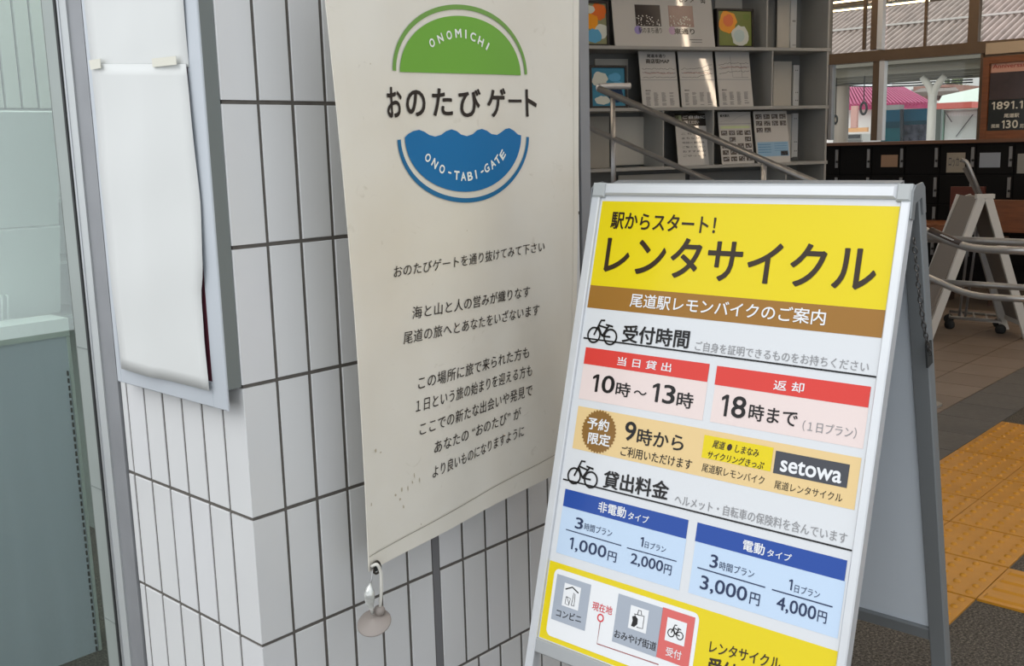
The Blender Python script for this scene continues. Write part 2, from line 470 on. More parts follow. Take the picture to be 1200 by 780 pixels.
# slatted panel
sp_ = thing('slatted_panel', 'pale slatted wall panel behind the glass, above the leaning board', 'panel', (0.3,1.62,1.5))
MB().box((-0.0+0.03,1.612,1.535),(0.455,1.63,2.5)).build('backing', mat('slat_gap',(64,70,66),0.7), sp_)
for i in range(9):
    x1 = 0.445-0.0475*i
    if x1-0.0475 < 0.03: break
    MB().pbox(Plane((0,1.612,0),(1,0,0),(0,0,-1)), x1-0.0475+0.0065, x1, -2.5, -1.552, 0, 0.012, 0.002).build('slat', mat('slat',(182,188,180),0.5,noise=0.04,scale=5), sp_)
MB().box((0.03,1.595,1.537),(0.448,1.612,1.549)).build('bottom_rail', mat('slat_rail',(128,134,128),0.5), sp_)
# leaning white board
lb = thing('leaning_board', 'white enamel board with a small loop handle, leaning behind the glass', 'board', (0.2,1.5,0.95))
H_ = math.hypot(0.125,0.566)
PB = Plane((0.354,1.50,0.967), (1,0,0), (0,0.125/H_,-0.566/H_))
MB().pbox(PB, -0.32, 0.0, -H_, -0.262, -0.012, 0, 0.002).build('upper_panel', green_white, lb)
MB().pbox(PB, -0.32, 0.002, -0.258, 0.0, -0.012, 0.004, 0.002).build('lower_panel', green_white, lb)
a0, b0 = PB.at(2, 345); a1, b1 = PB.at(5, 377)
hp = [PB.P(a1+0.004,b0,0.004), PB.P(a1+0.004,b0,0.02), PB.P(a1+0.004,b1,0.02), PB.P(a1-0.012,b1,0.02), PB.P(a1-0.012,b0,0.02), PB.P(a1-0.012,b0,0.004)]
MB().tube(arc_fillet(hp, 0.007, 4), 0.0035, 8).build('handle', cab, lb)
# low cabinet with glass front
lc = thing('low_cabinet', 'low white cabinet with a blue-grey glass front behind the shop window', 'cabinet', (0.12,1.18,0))
MB().box((0.008,1.30,0.928),(0.289,1.41,0.977)).build('top_rail', cab, lc)
MB().box((0.2805,1.302,0.0),(0.289,1.41,0.927)).build('side_post', cab, lc)
MB().box((0.008,1.305,0.0),(0.280,1.311,0.927)).build('front_panel', mat('blue_grey_glass_panel',(206,216,228),0.3,noise=0.05,scale=3,stretch=(6,1,0.4)), lc)
mb = MB()
for i in range(44):
    z = 0.831-0.0209*i
    if z > 0.014: mb.box((0.2716,1.3002,z-0.0133),(0.2754,1.3048,z))
mb.build('perforation_strip', black, lc)['kind'] = 'stuff'
# shelf with boxes seen through the gap
sb = thing('stock_shelf', 'narrow shelf of boxes glimpsed between board and window stile', 'shelf', (0.5,2.2,0))
for z in (0.86,1.05,1.26): MB().box((0.40,2.05,z),(0.75,2.4,z+0.012)).build('shelf_board', alu_g, sb)
MB().box((0.74,2.05,0),(0.755,2.4,1.6)).build('side_panel', alu_g, sb)
bx = [(0.44,1.062,0.56,1.19,(52,70,64),'dark green box on the stock shelf behind the window gap'),(0.44,1.272,0.60,1.34,(182,120,58),'small orange box on the upper stock shelf'),(0.44,0.872,0.56,1.0,(190,196,188),'pale box on the lowest stock shelf behind the glass')]
for x0_,z0_,x1_,z1_,c_,l_ in bx:
    o = MB().pbox(Plane((0,2.06,0),(1,0,0),(0,0,-1)), x0_, x1_, -z1_, -z0_, -0.2, 0, 0.003).build('carton', mat('carton_%d'%c_[0], c_, 0.6))
    tag(o, l_, 'box')

# ---------------------------------------------------------------- poster case on the left face
PC = Plane((-0.030,0,0), (0,-1,0), (0,0,-1))     # a to the right (-Y), b down
pc = thing('poster_case', 'shallow grey poster case with white sheet on the tiled pillar', 'poster case', (0,0.2,1.0))
YL, YR, ZB = 0.386, 0.003, 0.982
MB().box((-0.026,YR,1.018),(-0.0005,YL-0.005,2.10)).build('case_body', mat('case_side',(112,118,116),0.5,0.3), pc)
cl = mat('case_front_lip', (182,188,194), 0.4, 0.1, noise=0.02, scale=5)
LI = -PC.at(247,430)[0]
def lipbar(a0,a1,b0,b1): MB().pbox(PC,a0,a1,b0,b1,-0.004,0.0,0.0015).build('case_lip', cl, pc)
lipbar(-YL,-YL+0.016,-2.10,-ZB); lipbar(-LI,-YR,-2.10,-ZB); lipbar(-YL+0.016,-LI,-ZB-0.045,-ZB); lipbar(-YL+0.016,-LI,-2.10,-2.06)
MB().box((-0.0285,0.04,1.02),(-0.0262,YL-0.016,2.08)).build('backing_board', mat('maroon_poster',(88,34,48),0.5), pc)
# white sheets taped over it: curled outline
def sheet(name, top, bot, label, off, col):
    """outline from left and right edge points (photo), sampled in rows; slight buckle"""
    lp, rp = top, bot; rows = 26; colsn = 10; vs = []; fs = []
    def edge(pts, t):
        y = pts[0][1] + (pts[-1][1]-pts[0][1])*t
        for (xa,ya),(xb,yb) in zip(pts, pts[1:]):
            if ya <= y <= yb or (xb,yb) == pts[-1]: return (xa+(xb-xa)*(y-ya)/(yb-ya), y)
    for i in range(rows+1):
        t = i/rows; L_ = edge(lp, t); R_ = edge(rp, t)
        A = PC.at(*L_); B = PC.at(*R_)
        for j in range(colsn+1):
            s = j/colsn; a = A[0]+(B[0]-A[0])*s; b = A[1]+(B[1]-A[1])*s
            k = off + 0.002*math.sin(a*23+b*5) + 0.0008*math.sin(b*31+s*2) + 0.0022*max(0, t-0.75)*math.cos((s-0.25)*12)
            k += 0.003*math.exp(-((s-0.62+0.25*t)/0.07)**2)
            vs.append(PC.P(a, b, k+0.003))
    for i in range(rows):
        for j in range(colsn):
            q = i*(colsn+1)+j; fs.append((q, q+colsn+1, q+colsn+2, q+1))
    me = bpy.data.meshes.new(name); me.from_pydata(vs, [], fs); me.polygons.foreach_set('use_smooth', [True]*len(fs))
    o = link(name, me, col); md = o.modifiers.new('s','SOLIDIFY'); md.thickness = 0.0004
    return tag(o, label, 'paper')
sheet_m = mat('white_sheet', (204,206,204), 0.45, noise=0.015, scale=5, bump=0.05, bscale=9)
sheet('cover_sheet', [(95,-60),(101,0),(110.5,80)], [(211,-60),(217,0),(222,79)], 'upper white blank sheet taped inside the grey poster case', 0.0005, sheet_m)
sheet('cover_sheet', [(112,75),(121,200),(129,290),(145,431)], [(221,75),(232,180),(238,240),(242,318),(239,345),(243,400),(248,438),(250,457)], 'lower white blank sheet, its creased bottom edge lifting inside the poster case', 0.0042, sheet_m)
tp = mat('yellowed_tape', (208,206,192), 0.4)
for q,l_ in (([(112,71),(125,69),(126,80),(114,82)],'short yellowed tape strip at the left edge of the white sheets'),([(186,69),(214,66),(215,76),(187,79)],'longer yellowed tape strip at the right edge of the white sheets')):
    c = [PC.at(*p) for p in q]
    me = bpy.data.meshes.new('tape'); me.from_pydata([PC.P(a,b,0.0125) for a,b in c]+[PC.P(a,b,0.0118) for a,b in c], [], [(3,2,1,0),(4,5,6,7),(0,1,5,4),(1,2,6,5),(2,3,7,6),(3,0,4,7)])
    tag(link('tape_strip', me, tp), l_, 'tape')

# ---------------------------------------------------------------- hanging banner
def rotax(az, ti, ro):
    u = Vector((math.cos(az), math.sin(az), 0)); hn = Vector((u.y, -u.x, 0))
    v = Vector((0,0,-1))*math.cos(ti) + hn*math.sin(ti)
    return u*math.cos(ro)+v*math.sin(ro), -u*math.sin(ro)+v*math.cos(ro)
bu, bv = rotax(0.0633, -0.0154, -0.0319)
BN = Plane((0.12422,-0.12,1.6423), bu, bv)
# outline of the cloth measured on the photo
LE = [(374,-60),(380,0),(399.5,204),(417,404),(428,560),(434,670)]
RE = [(679.5,-60),(679,0),(678.3,120),(677.5,250),(674,400),(669,543)]
LA = [BN.at(*p) for p in LE]; RA = [BN.at(*p) for p in RE]
def bulge(a, b):
    return 0.006*math.sin(a*7.5+0.4)*math.cos(b*2.2) + 0.0025*math.sin(a*19+b*4)
def interp(pts, t):
    n = len(pts)-1; x = t*n; i = min(int(x), n-1); f = x-i
    p0 = pts[max(i-1,0)]; p1 = pts[i]; p2 = pts[i+1]; p3 = pts[min(i+2,n)]
    return tuple(0.5*((2*p1[k])+(-p0[k]+p2[k])*f+(2*p0[k]-5*p1[k]+4*p2[k]-p3[k])*f*f+(-p0[k]+3*p1[k]-3*p2[k]+p3[k])*f**3) for k in (0,1))
bt = thing('hanging_banner', 'off-white cloth banner with green and blue round emblem hanging by tiles', 'banner', BN.P(0.34,0.98))
def cloth_mat():
    m = bpy.data.materials.new('weathered_cloth'); m.use_nodes = True; nt = m.node_tree; b = nt.nodes['Principled BSDF']
    tc = nt.nodes.new('ShaderNodeTexCoord')
    n = nt.nodes.new('ShaderNodeTexNoise'); n.inputs['Scale'].default_value = 3.5; n.inputs['Detail'].default_value = 6
    r = nt.nodes.new('ShaderNodeValToRGB'); r.color_ramp.elements[0].position = .32; r.color_ramp.elements[1].position = .72
    r.color_ramp.elements[0].color = (*srgb(214,208,194),1); r.color_ramp.elements[1].color = (*srgb(222,219,209),1)
    n2 = nt.nodes.new('ShaderNodeTexNoise'); n2.inputs['Scale'].default_value = 28; n2.inputs['Detail'].default_value = 8; n2.inputs['Distortion'].default_value = 1.2
    r2 = nt.nodes.new('ShaderNodeValToRGB'); r2.color_ramp.elements[0].position = .66; r2.color_ramp.elements[1].position = .84
    r2.color_ramp.elements[0].color = (1,1,1,1); r2.color_ramp.elements[1].color = (0.62,0.58,0.50,1)
    mx = nt.nodes.new('ShaderNodeMix'); mx.data_type='RGBA'; mx.blend_type='MULTIPLY'; mx.inputs[0].default_value = 0.6
    nt.links.new(tc.outputs['Object'], n.inputs[0]); nt.links.new(n.outputs[0], r.inputs[0])
    nt.links.new(tc.outputs['Object'], n2.inputs[0]); nt.links.new(n2.outputs[0], r2.inputs[0])
    nt.links.new(r.outputs[0], mx.inputs[6]); nt.links.new(r2.outputs[0], mx.inputs[7]); nt.links.new(mx.outputs[2], b.inputs['Base Color'])
    b.inputs['Roughness'].default_value = 0.55
    n4 = nt.nodes.new('ShaderNodeTexNoise'); n4.inputs['Scale'].default_value = 9
    bp = nt.nodes.new('ShaderNodeBump'); bp.inputs['Strength'].default_value = 0.25; bp.inputs['Distance'].default_value = 0.01
    nt.links.new(tc.outputs['Object'], n4.inputs[0]); nt.links.new(n4.outputs[0], bp.inputs['Height']); nt.links.new(bp.outputs[0], b.inputs['Normal'])
    return m
clothm = cloth_mat()
def cloth(t0, t1, s0, s1, off, name, m, nr=40, nc=30, th=0.0012):
    vs = []; fs = []
    for i in range(nr+1):
        t = t0+(t1-t0)*i/nr; A = interp(LA, t); B = interp(RA, t)
        for j in range(nc+1):
            s = s0+(s1-s0)*j/nc; a = A[0]+(B[0]-A[0])*s; b = A[1]+(B[1]-A[1])*s
            vs.append(BN.P(a, b, bulge(a,b)+off))
    for i in range(nr):
        for j in range(nc):
            q = i*(nc+1)+j; fs.append((q, q+nc+1, q+nc+2, q+1))
    me = bpy.data.meshes.new(name); me.from_pydata(vs, [], fs); me.polygons.foreach_set('use_smooth', [True]*len(fs))
    if 'hem' in name: me.polygons.foreach_set('use_smooth', [False]*len(fs)); th = 0.0005
    o = link(name, me, m, bt); md = o.modifiers.new('s','SOLIDIFY'); md.thickness = th; md.offset = -1
    return o
cloth(0, 1, 0, 1, 0, 'cloth', clothm)
cloth(0.955, 1, 0.0, 1, 0.0014, 'bottom_hem', clothm, 4, 30)
cloth(0, 1, 0.0, 0.035, 0.0008, 'side_hem', clothm, 40, 2)
cloth(0, 1, 0.975, 1.0, 0.0008, 'side_hem', clothm, 40, 2)
stitch = ink('stitch', (150,146,134))
def bl(pts): return [BN.at(*p) for p in pts]
st = [[(a[0]+(b[0]-a[0])*j/20, a[1]+(b[1]-a[1])*j/20) for j in range(21)] for a,b in [(interp(LA,.952),interp(RA,.952))]]
strokes(BN, st, 0.0014, stitch, bt, 0.0030, 'seam', warp=bulge)
# stains near the lower left corner
sm = mat('cloth_stain', (178,168,146), 0.7)
rs = random.Random(3)
for (x,y,w_,h_) in [(441,528,3,5),(447,530,3,2),(472,574,2,6),(470,585,3,4),(474,594,2,5),(479,572,1.5,7),(484,565,2,4),(486,557,1.5,8),(492,562,1.5,8),(465,580,3,3),(436,591,2,4),(492,622,2,4),(494,614,1.5,3),(545,270,1.5,1.5),(430,75,1.5,1.5),(613,300,2,1)]:
    a, b = BN.at(x,y); u_ = 0.0016
    pts = [(a+u_*w_*0.5*math.cos(t)*rs.uniform(.6,1.2), b+u_*h_*0.5*math.sin(t)*rs.uniform(.6,1.2)) for t in [k*math.pi/5 for k in range(10)]]
    me = bpy.data.meshes.new('stain'); me.from_pydata([BN.P(p,q,bulge(p,q)+0.0012) for p,q in pts], [], [tuple(range(10))])
    link('stain', me, sm, bt)
blk = ink('soft_black', (44,38,34)); grn = ink('green', (110,166,62)); blu = ink('sea_blue', (22,108,164)); wht = ink('white', (232,236,230))
grn2 = ink('green_ring', (112,156,76)); blu2 = ink('blue_ring', (28,104,150))
# emblem, upper half: centre from base line, ring and filled half disc
def fan(pl, pts, m, parent, off, name, warp):
    """fills a convex-ish outline by horizontal strips so that it can follow the cloth"""
    me = bpy.data.meshes.new(name); bm = bmesh.new()
    vv = [bm.verts.new((a,b,0)) for a,b in pts]; bm.faces.new(vv)
    b0 = min(p[1] for p in pts); b1 = max(p[1] for p in pts); a0 = min(p[0] for p in pts); a1 = max(p[0] for p in pts)
    for k in range(1,12):
        bmesh.ops.bisect_plane(bm, geom=bm.verts[:]+bm.edges[:]+bm.faces[:], plane_co=(0,b0+(b1-b0)*k/12,0), plane_no=(0,1,0))
        bmesh.ops.bisect_plane(bm, geom=bm.verts[:]+bm.edges[:]+bm.faces[:], plane_co=(a0+(a1-a0)*k/12,0,0), plane_no=(1,0,0))
    for v in bm.verts: v.co = pl.P(v.co.x, v.co.y, off+warp(v.co.x, v.co.y))
    bm.to_mesh(me); bm.free(); return link(name, me, m, parent)
def half(pL, pR, pT):
    A = BN.at(*pL); B = BN.at(*pR); T = BN.at(*pT)
    c = ((A[0]+B[0])/2, (A[1]+B[1])/2); ra = math.hypot(B[0]-A[0], B[1]-A[1])/2
    th = math.atan2(B[1]-A[1], B[0]-A[0]); rb = abs(T[1]-c[1])
    return c, ra, rb, th
def hpts(c, ra, rb, th, t0, t1, n):
    r = []
    for i in range(n+1):
        t = t0+(t1-t0)*i/n; x = ra*math.cos(t); y = rb*math.sin(t)
        r.append((c[0]+x*math.cos(th)-y*math.sin(th), c[1]+x*math.sin(th)+y*math.cos(th)))
    return r
c, ra, rb, th = half((465.5,84.5),(612.5,88),(536,18.5))
fan(BN, hpts(c,ra,rb,th,math.pi,2*math.pi,48), grn, bt, 0.0016, 'emblem_green_half', bulge)
c2, ra2, rb2, th2 = half((458.7,83),(619,87),(536,8.2))
strokes(BN, [hpts(c2,ra2,rb2,th2,math.pi,2*math.pi,60)], 0.0085, grn2, bt, 0.0016, 'emblem_green_ring', bulge)
# lower half: sea with four wave crests
c, ra, rb, th = half((472,161),(613,158.5),(544,225))
wave = [(472,161),(476,157),(482,153.5),(489,152),(495,154),(501,158),(508,160),(515,158),(521,153.5),(527,151.5),(533,153.5),(538,157.5),(545,159.5),(552,157),(557,152.5),(563,151),(569,153),(575,157),(582,158),(588,154.5),(593,151),(598,150),(604,153),(609,157.5)]
low = hpts(c,ra,rb,th,0,math.pi,40)
fan(BN, bl(wave)+low[:-1], blu, bt, 0.0016, 'emblem_blue_half', bulge)
c3, ra3, rb3, th3 = half((465,162),(621,159),(545,235))
strokes(BN, [hpts(c3,ra3,rb3,th3,0.02,math.pi-0.02,60)], 0.0085, blu2, bt, 0.0016, 'emblem_blue_ring', bulge)
def chars(lst, m, bold, wpx, hpx, name):
    for ch, x, y, ang in lst:
        vs, fs = glyphs(ch, bold); ca, cb = BN.at(x, y)
        wd = abs(BN.at(x+wpx/2,y)[0]-BN.at(x-wpx/2,y)[0]); ht = abs(BN.at(x,y+hpx/2)[1]-BN.at(x,y-hpx/2)[1])
        if ch == 'I': wd *= 0.28
        if ch == '-': wd *= 0.6; ht *= 0.2
        if ch == 'M': wd *= 1.15
        co, si = math.cos(math.radians(ang)), math.sin(math.radians(ang)); out = []
        for p, q, z in vs:
            X = (p-.5)*wd; Y = (q-.5)*ht; a = ca+X*co-Y*si; b = cb+X*si+Y*co
            out.append(BN.P(a,b,0.0024+z+bulge(a,b)))
        me = bpy.data.meshes.new(name); me.from_pydata(out, [], fs); link(name, me, m, bt)
chars([('O',504,50.3,-34),('N',514,45,-24),('O',524.3,41.3,-14),('M',535,39.2,-4),('I',543.8,40.2,4),('C',552.3,43.3,14),('H',561.5,48.7,26),('I',569.7,54.5,38)], wht, 0.03, 6.4, 10.5, 'emblem_letter')
chars([('O',499.3,184.8,50),('N',507.3,191.5,40),('O',515.7,198,28),('-',524.4,202.2,18),('T',532.5,205.3,8),('A',540.2,206.6,1),('B',548,206.2,-6),('I',555.2,204.2,-10),('-',562.8,200.8,-18),('G',568.5,197,-26),('A',576,192,-32),('T',582.3,187.2,-40),('E',588.8,181.3,-46)], wht, 0.03, 6.2, 10.5, 'emblem_letter')
def bch(ch, x0, y0, x1, y1, bold):
    s = 3.75; text(BN, ch, (380+x0/s,(y0+y1)/2/s), (380+x1/s,(y0+y1)/2/s), (y1-y0)/s, blk, bt, 0.0016, bold, warp=bulge, name='title_character')
for a in [('お',262,382,330,518,.02),('の',350,395,438,512,.02),('た',468,388,556,510,.02),('び',584,390,682,515,.02),('ゲ',710,386,800,515,.02),('ー',813,436,876,450,.01),('ト',895,392,945,512,.02)]: bch(*a)
for s_, L_, R_, h in [("おのたびゲートを通り抜けてみて下さい",(460.5,318.5),(639,288.5),13),
    ("海と山と人の営みが織りなす",(482.7,366.7),(622,341),14),("尾道の旅へとあなたをいざないます",(472.8,396),(632,362),14),
    ("この場所に旅で来られた方も",(490,449),(620,412),14.5),("１日という旅の始まりを迎える方も",(487.5,476),(623,433),14.5),
    ("ここでの新たな出会いや発見で",(492,503),(623,456),14.5),("あなたの “おのたび” が",(508.5,524),(610,483),14),("より良いものになりますように",(506.7,553),(613.3,504),14)]:
    text(BN, s_, L_, R_, h, blk, bt, 0.0016, 0.001, slant=0.12, warp=bulge, spacing=1.05)
# eyelet, cord, swivel and sucker weight
ga, gb_ = BN.at(439.5,664)
ge = BN.P(ga, gb_, 0.004)
mb = MB(); mb.tube([ge+BN.a*(0.0085*math.cos(t))+BN.b*(0.0115*math.sin(t)) for t in [k*math.pi/10 for k in range(20)]], 0.0022, 8, closed=True)
mb.build('eyelet', mat('dark_eyelet',(70,66,60),0.4,0.6), bt)
mb = MB(); mb.lathe(ge-BN.n*0.001, BN.n, [(0,0.0001),(0,0.008)], 16); mb.build('eyelet_hole', black, bt)
WP = Plane(ge+BN.n*0.004, BN.a, (0,0,-1))
wt = thing('banner_weight', 'clear plastic cord swivel and grey suction cup hanging from banner eyelet', 'weight', WP.P(*WP.at(440,738)))
def wp(x, y, o=0.0): return WP.P(*WP.at(x,y), o)
MB().tube(arc_fillet([wp(437,664,-.004), wp(439,659,.006), wp(443,668,.008), wp(445,690,.006), wp(444.5,712,.004)], .02), 0.0030, 10).build('cord', mat('white_cord',(206,204,196),0.5), wt)
MB().tube(arc_fillet([wp(438,666,-.003), wp(436,676,0), wp(434.5,684,0)], .01), 0.0014, 8).build('wire_tie', steel, wt)
ptsw = [wp(434.5,682),wp(434,686),wp(433.2,690),wp(433.4,696),wp(434,702),wp(434.8,708),wp(436.5,712),wp(437.5,718)]
MB().tube(ptsw, [.002,.004,.0082,.0098,.0092,.0062,.0035,.003], 14).build('swivel', mat('clear_grey_plastic',(206,208,204),0.12,0.35,noise=0.25,scale=90), wt)
ax = (Vector((0,0,1))*0.78 + (CAM-WP.P(0,0)).normalized()*0.55 + RT*(-0.22)).normalized()
rub = mat('grey_rubber', (138,130,124), 0.55)
cc = wp(440,728)
MB().lathe(cc, ax, [(-0.0015,0.0005),(-0.002,0.026),(0.0,0.0315),(0.0015,0.0305),(0.003,0.022),(0.008,0.011),(0.010,0.0001)], 36).build('suction_cup', rub, wt)
kc = wp(445,714,.002)
mb = MB(); mb.lathe(kc, ax, [(-0.010,0.0001),(-0.0095,0.005),(-0.005,0.0095),(0,0.0105),(0.005,0.0095),(0.009,0.005),(0.0097,0.0001)], 18)
mb.build('cup_knob', rub, wt)

# ---------------------------------------------------------------- A-frame sign
k_ = 0.574/0.5
TL = Vector(CAM) + (Vector((0.42723,-0.43464,1.32269))-Vector(CAM))*k_
az, ti = -1.55901, 0.25566
su = Vector((math.cos(az), math.sin(az), 0)); hn = Vector((su.y, -su.x, 0)); sv = Vector((0,0,-1))*math.cos(ti)+hn*math.sin(ti)
SG = Plane(TL, su, sv)
SW, SH = 0.574, 0.735*k_
sg = thing('folding_sign', 'silver A-frame pavement sign with yellow headed bicycle rental poster', 'sign', TL+Vector((0.33,-0.28,-TL.z)))
foot = (TL.z)/math.cos(ti) - 0.004
fl_, fr_, ft_ = -0.0187, SW+0.0155, -0.0225
# front frame
for a0, a1 in ((fl_,0.0),(SW,fr_)):
    MB().pbox(SG, a0, a1, 0.004, foot-0.02, -0.016, 0.004, 0.002).build('front_stile', alu_l, sg)
    MB().pbox(SG, a0, a1, foot-0.02, foot, -0.016, 0.003).build('rubber_foot', black, sg)
MB().pbox(SG, 0.010, SW-0.008, ft_, 0.0, -0.014, 0.0055, 0.004).build('top_rail', alu_l, sg)
for a0,a1 in ((fl_,0.010),(SW-0.008,fr_)):
    MB().pbox(SG, a0, a1, ft_-0.001, 0.004, -0.018, 0.005, 0.003).build('corner_cap', mat('grey_corner_cap',(168,172,172),0.5), sg)
MB().pbox(SG, 0.0, SW, SH, SH+0.026, -0.014, 0.0035, 0.002).build('bottom_rail', mat('bottom_rail_alu',(168,171,172),0.45,0.3), sg)
MB().pbox(SG, -0.0, SW, 0.0, SH, -0.012, -0.0035).build('front_backing', mat('sign_backing',(170,176,182),0.5), sg)
pw = mat('poster_white', (208,211,214), 0.16, spec=0.45, coat=0.25)
PS = rectuv(SG, 0.0, SW, 0.0, SH, pw, sg, -0.0030, 'poster')
def pm(name, rgb): return mat('print_'+name, rgb, 0.2, spec=0.3, coat=0.12)
Y_, BR_, RD_, PK_, TN_, BL_, LB_, GY_, SA_ = pm('yellow',(219,198,8)), pm('brown',(148,104,38)), pm('red',(208,60,52)), pm('pink',(222,206,202)), pm('tan',(220,192,138)), pm('blue',(28,70,152)), pm('light_blue',(186,206,228)), pm('grey',(160,168,180)), pm('salmon',(208,100,96))
K_ = pm('black',(16,14,14)); KB = pm('dark_brown',(48,34,18)); KG = pm('grey_text',(140,140,142)); NV = pm('navy',(30,46,80)); WT = pm('white_text',(224,226,228)); RT_ = pm('red_text',(206,64,72)); DK = pm('charcoal',(66,68,74)); TB = pm('badge_brown',(132,96,44))
O1, O2, O3, O4 = -0.0026, -0.0022, -0.0018, -0.0014
sc = lambda x, y: SG.at(x, y)
def uvl(x, y): return SG.at(x, y)[1]
v_top = (uvl(704,234.8)+uvl(1054,241.7))/2
v_yb = (uvl(691,332.5)+uvl(1037.5,364.3))/2
v_br = (uvl(687,359)+uvl(1033,396.7))/2
rectuv(SG, 0.004, SW-0.002, v_top, v_yb, Y_, PS, O1, 'yellow_header')
rectuv(SG, 0.004, SW-0.002, v_yb, v_br, BR_, PS, O1, 'brown_band')
T = lambda *a, **k: text(SG, *a[:4], a[4], PS, a[5] if len(a) > 5 else O3, **k)
T('駅からスタート！',(715.5,257.5),(838,264),21,KB,bold=.018)
T('レンタサイクル',(709,297),(1027,315),50,KB,bold=.016)
T('尾道駅レモンバイクのご案内',(738,351),(967,372),17.5,WT,bold=.010)
def bicycle(x, y, wpx, hpx, wd, m, par, off):
    c_ = SG.at(x, y); W_ = abs(SG.at(x+wpx/2,y)[0]-SG.at(x-wpx/2,y)[0]); H2 = abs(SG.at(x,y+hpx/2)[1]-SG.at(x,y-hpx/2)[1])
    def P(u, v): return (c_[0]+(u-.5)*W_, c_[1]+(v-.5)*H2)
    rr = W_*0.205
    L1 = circ(*P(.22,.68), rr, n=24); L2 = circ(*P(.78,.68), rr, n=24)
    ls = [L1, L2, [P(.22,.68),P(.33,.30),P(.40,.07),P(.53,.06)], [P(.34,.28),P(.66,.36)], [P(.33,.32),P(.50,.68)], [P(.50,.68),P(.69,.24)], [P(.58,.22),P(.82,.27)], [P(.50,.68),P(.78,.68)]]
    strokes(SG, ls, wd, m, par, off, 'bicycle_symbol')
def vline(L_, R_, wd, m):
    strokes(SG, [[SG.at(*L_), SG.at(*R_)]], wd, m, PS, O3, 'printed_line')
bicycle(705.5,388,35,30,0.0034,K_,PS,O3)
vline((683,395.5),(1027,441.5),0.0028,K_)
T('受付時間',(729,390),(807,397.5),21.5,K_,bold=.02)
T('ご自身を証明できるものをお持ちください',(814,404.5),(1017.5,430),12,KG)
rect(SG, [(686,406.5),(830.7,426),(828,448),(683,425)], RD_, PS, O2, 'red_header')
rect(SG, [(839.5,428),(1020,453),(1016.7,477.7),(836.7,450)], RD_, PS, O2, 'red_header')
rect(SG, [(683,425),(828,448),(822.7,492),(677,467)], PK_, PS, O1, 'pink_field')
rect(SG, [(836.7,450),(1016.7,477.7),(1010.7,526.7),(831.7,493)], PK_, PS, O1, 'pink_field')
T('当 日 貸 出',(723,422.5),(786,430.5),10.5,WT,bold=.01)
T('返 却',(906,450.5),(941.7,454.5),12,WT,bold=.01)
T('10',(693.5,448),(719.5,451),21,K_,bold=.012); T('時',(721,455),(738,457.5),17,K_,bold=.012); T('～',(742,459),(757,461),5,K_,bold=.01); T('13',(763.5,459),(790.5,463),22.5,K_,bold=.012); T('時',(792.5,467.5),(811.7,470),19,K_,bold=.012)
T('18',(844.5,474),(873.5,478),26,K_,bold=.012); T('時まで',(877,482),(934,491),20,K_,bold=.012)
T('（１日プラン）',(940,498),(1003,507.5),13,KG)
rect(SG, [(676.7,475),(1009,536.7),(1000,599),(670,523.5)], TN_, PS, O1, 'tan_field')
cb_ = SG.at(700.7,505.5); ra_ = abs(SG.at(720.7,505)[0]-SG.at(680.7,505)[0])/2
star = []
for i in range(72):
    r_ = ra_*(1.04 if i % 2 else 0.95); t = 2*math.pi*i/72; star.append((cb_[0]+r_*math.cos(t), cb_[1]+r_*math.sin(t)*1.02))
MB().flat(SG, star, O2).build('brown_badge', TB, PS)
T('予約',(687.7,495),(713,499),14.5,WT,bold=.02); T('限定',(688.5,512.5),(714.5,516.5),14.5,WT,bold=.02)
T('9',(731.5,504),(744.5,506),23,K_,bold=.014); T('時から',(746,510.5),(800.5,519.5),20,K_,bold=.014)
T('ご利用いただけます',(727,527.5),(810,544.5),12.5,K_,bold=.006)
rect(SG, [(825,509.3),(905,524),(902.7,553),(821,535)], Y_, PS, O2, 'yellow_label')
T('尾道 ● しまなみ',(835,519.5),(889,531),10,KB,bold=.012,slant=.15); T('サイクリングきっぷ',(828.5,532),(894.5,545.5),9.5,KB,bold=.012,slant=.15)
T('尾道駅レモンバイク',(822,547),(895,563),10.5,K_)
rect(SG, [(908,527.7),(995,544),(991.7,572.7),(905.7,553)], DK, PS, O2, 'dark_label')
T('setowa',(914,544),(986,558.5),16.5,WT,bold=.02)
T('尾道レンタサイクル',(907,567),(986.5,583.5),10.5,K_)
bicycle(682.5,554,36,32,0.0034,K_,PS,O3)
vline((659,561),(1000,645.5),0.0028,K_)
T('貸出料金',(706.5,560.5),(783,575.5),22,K_,bold=.02)
T('ヘルメット・自転車の保険料を含んでいます',(790,584),(992,631),13,KG)
rect(SG, [(661.5,572.3),(806,609),(803,631),(659,592.6)], BL_, PS, O2, 'blue_header')
rect(SG, [(816.5,612),(992,656.3),(989,681),(813.7,633.5)], BL_, PS, O2, 'blue_header')
rect(SG, [(659,592.6),(803,631),(795.5,691),(650,647.5)], LB_, PS, O1, 'light_blue_field')
rect(SG, [(813.7,633.5),(989,681),(981.7,749),(806,694)], LB_, PS, O1, 'light_blue_field')
T('非電動',(700.5,593),(733,601),13,WT,bold=.015); T('タイプ',(735.5,603.5),(759.5,609.5),9,WT,bold=.01)
T('電動',(870,638),(895.5,644.5),13.5,WT,bold=.015); T('タイプ',(898.5,647),(927,654),9,WT,bold=.01)
T('3',(673.5,612),(682.5,614),13.5,NV,bold=.01); T('時間プラン',(684,616.5),(716.5,625),9,NV)
vline((662.5,620),(727.3,639),0.0018,NV)
T('1,000',(666.5,636.5),(709.5,648),16.5,NV,bold=.008); T('円',(711.5,650.5),(721.5,653.5),12,NV,bold=.008)
T('1',(749.8,634),(753.2,635),11.5,NV,bold=.01); T('日プラン',(755,637.5),(779.5,644),8,NV)
vline((734,641.5),(792,657.5),0.0018,NV)
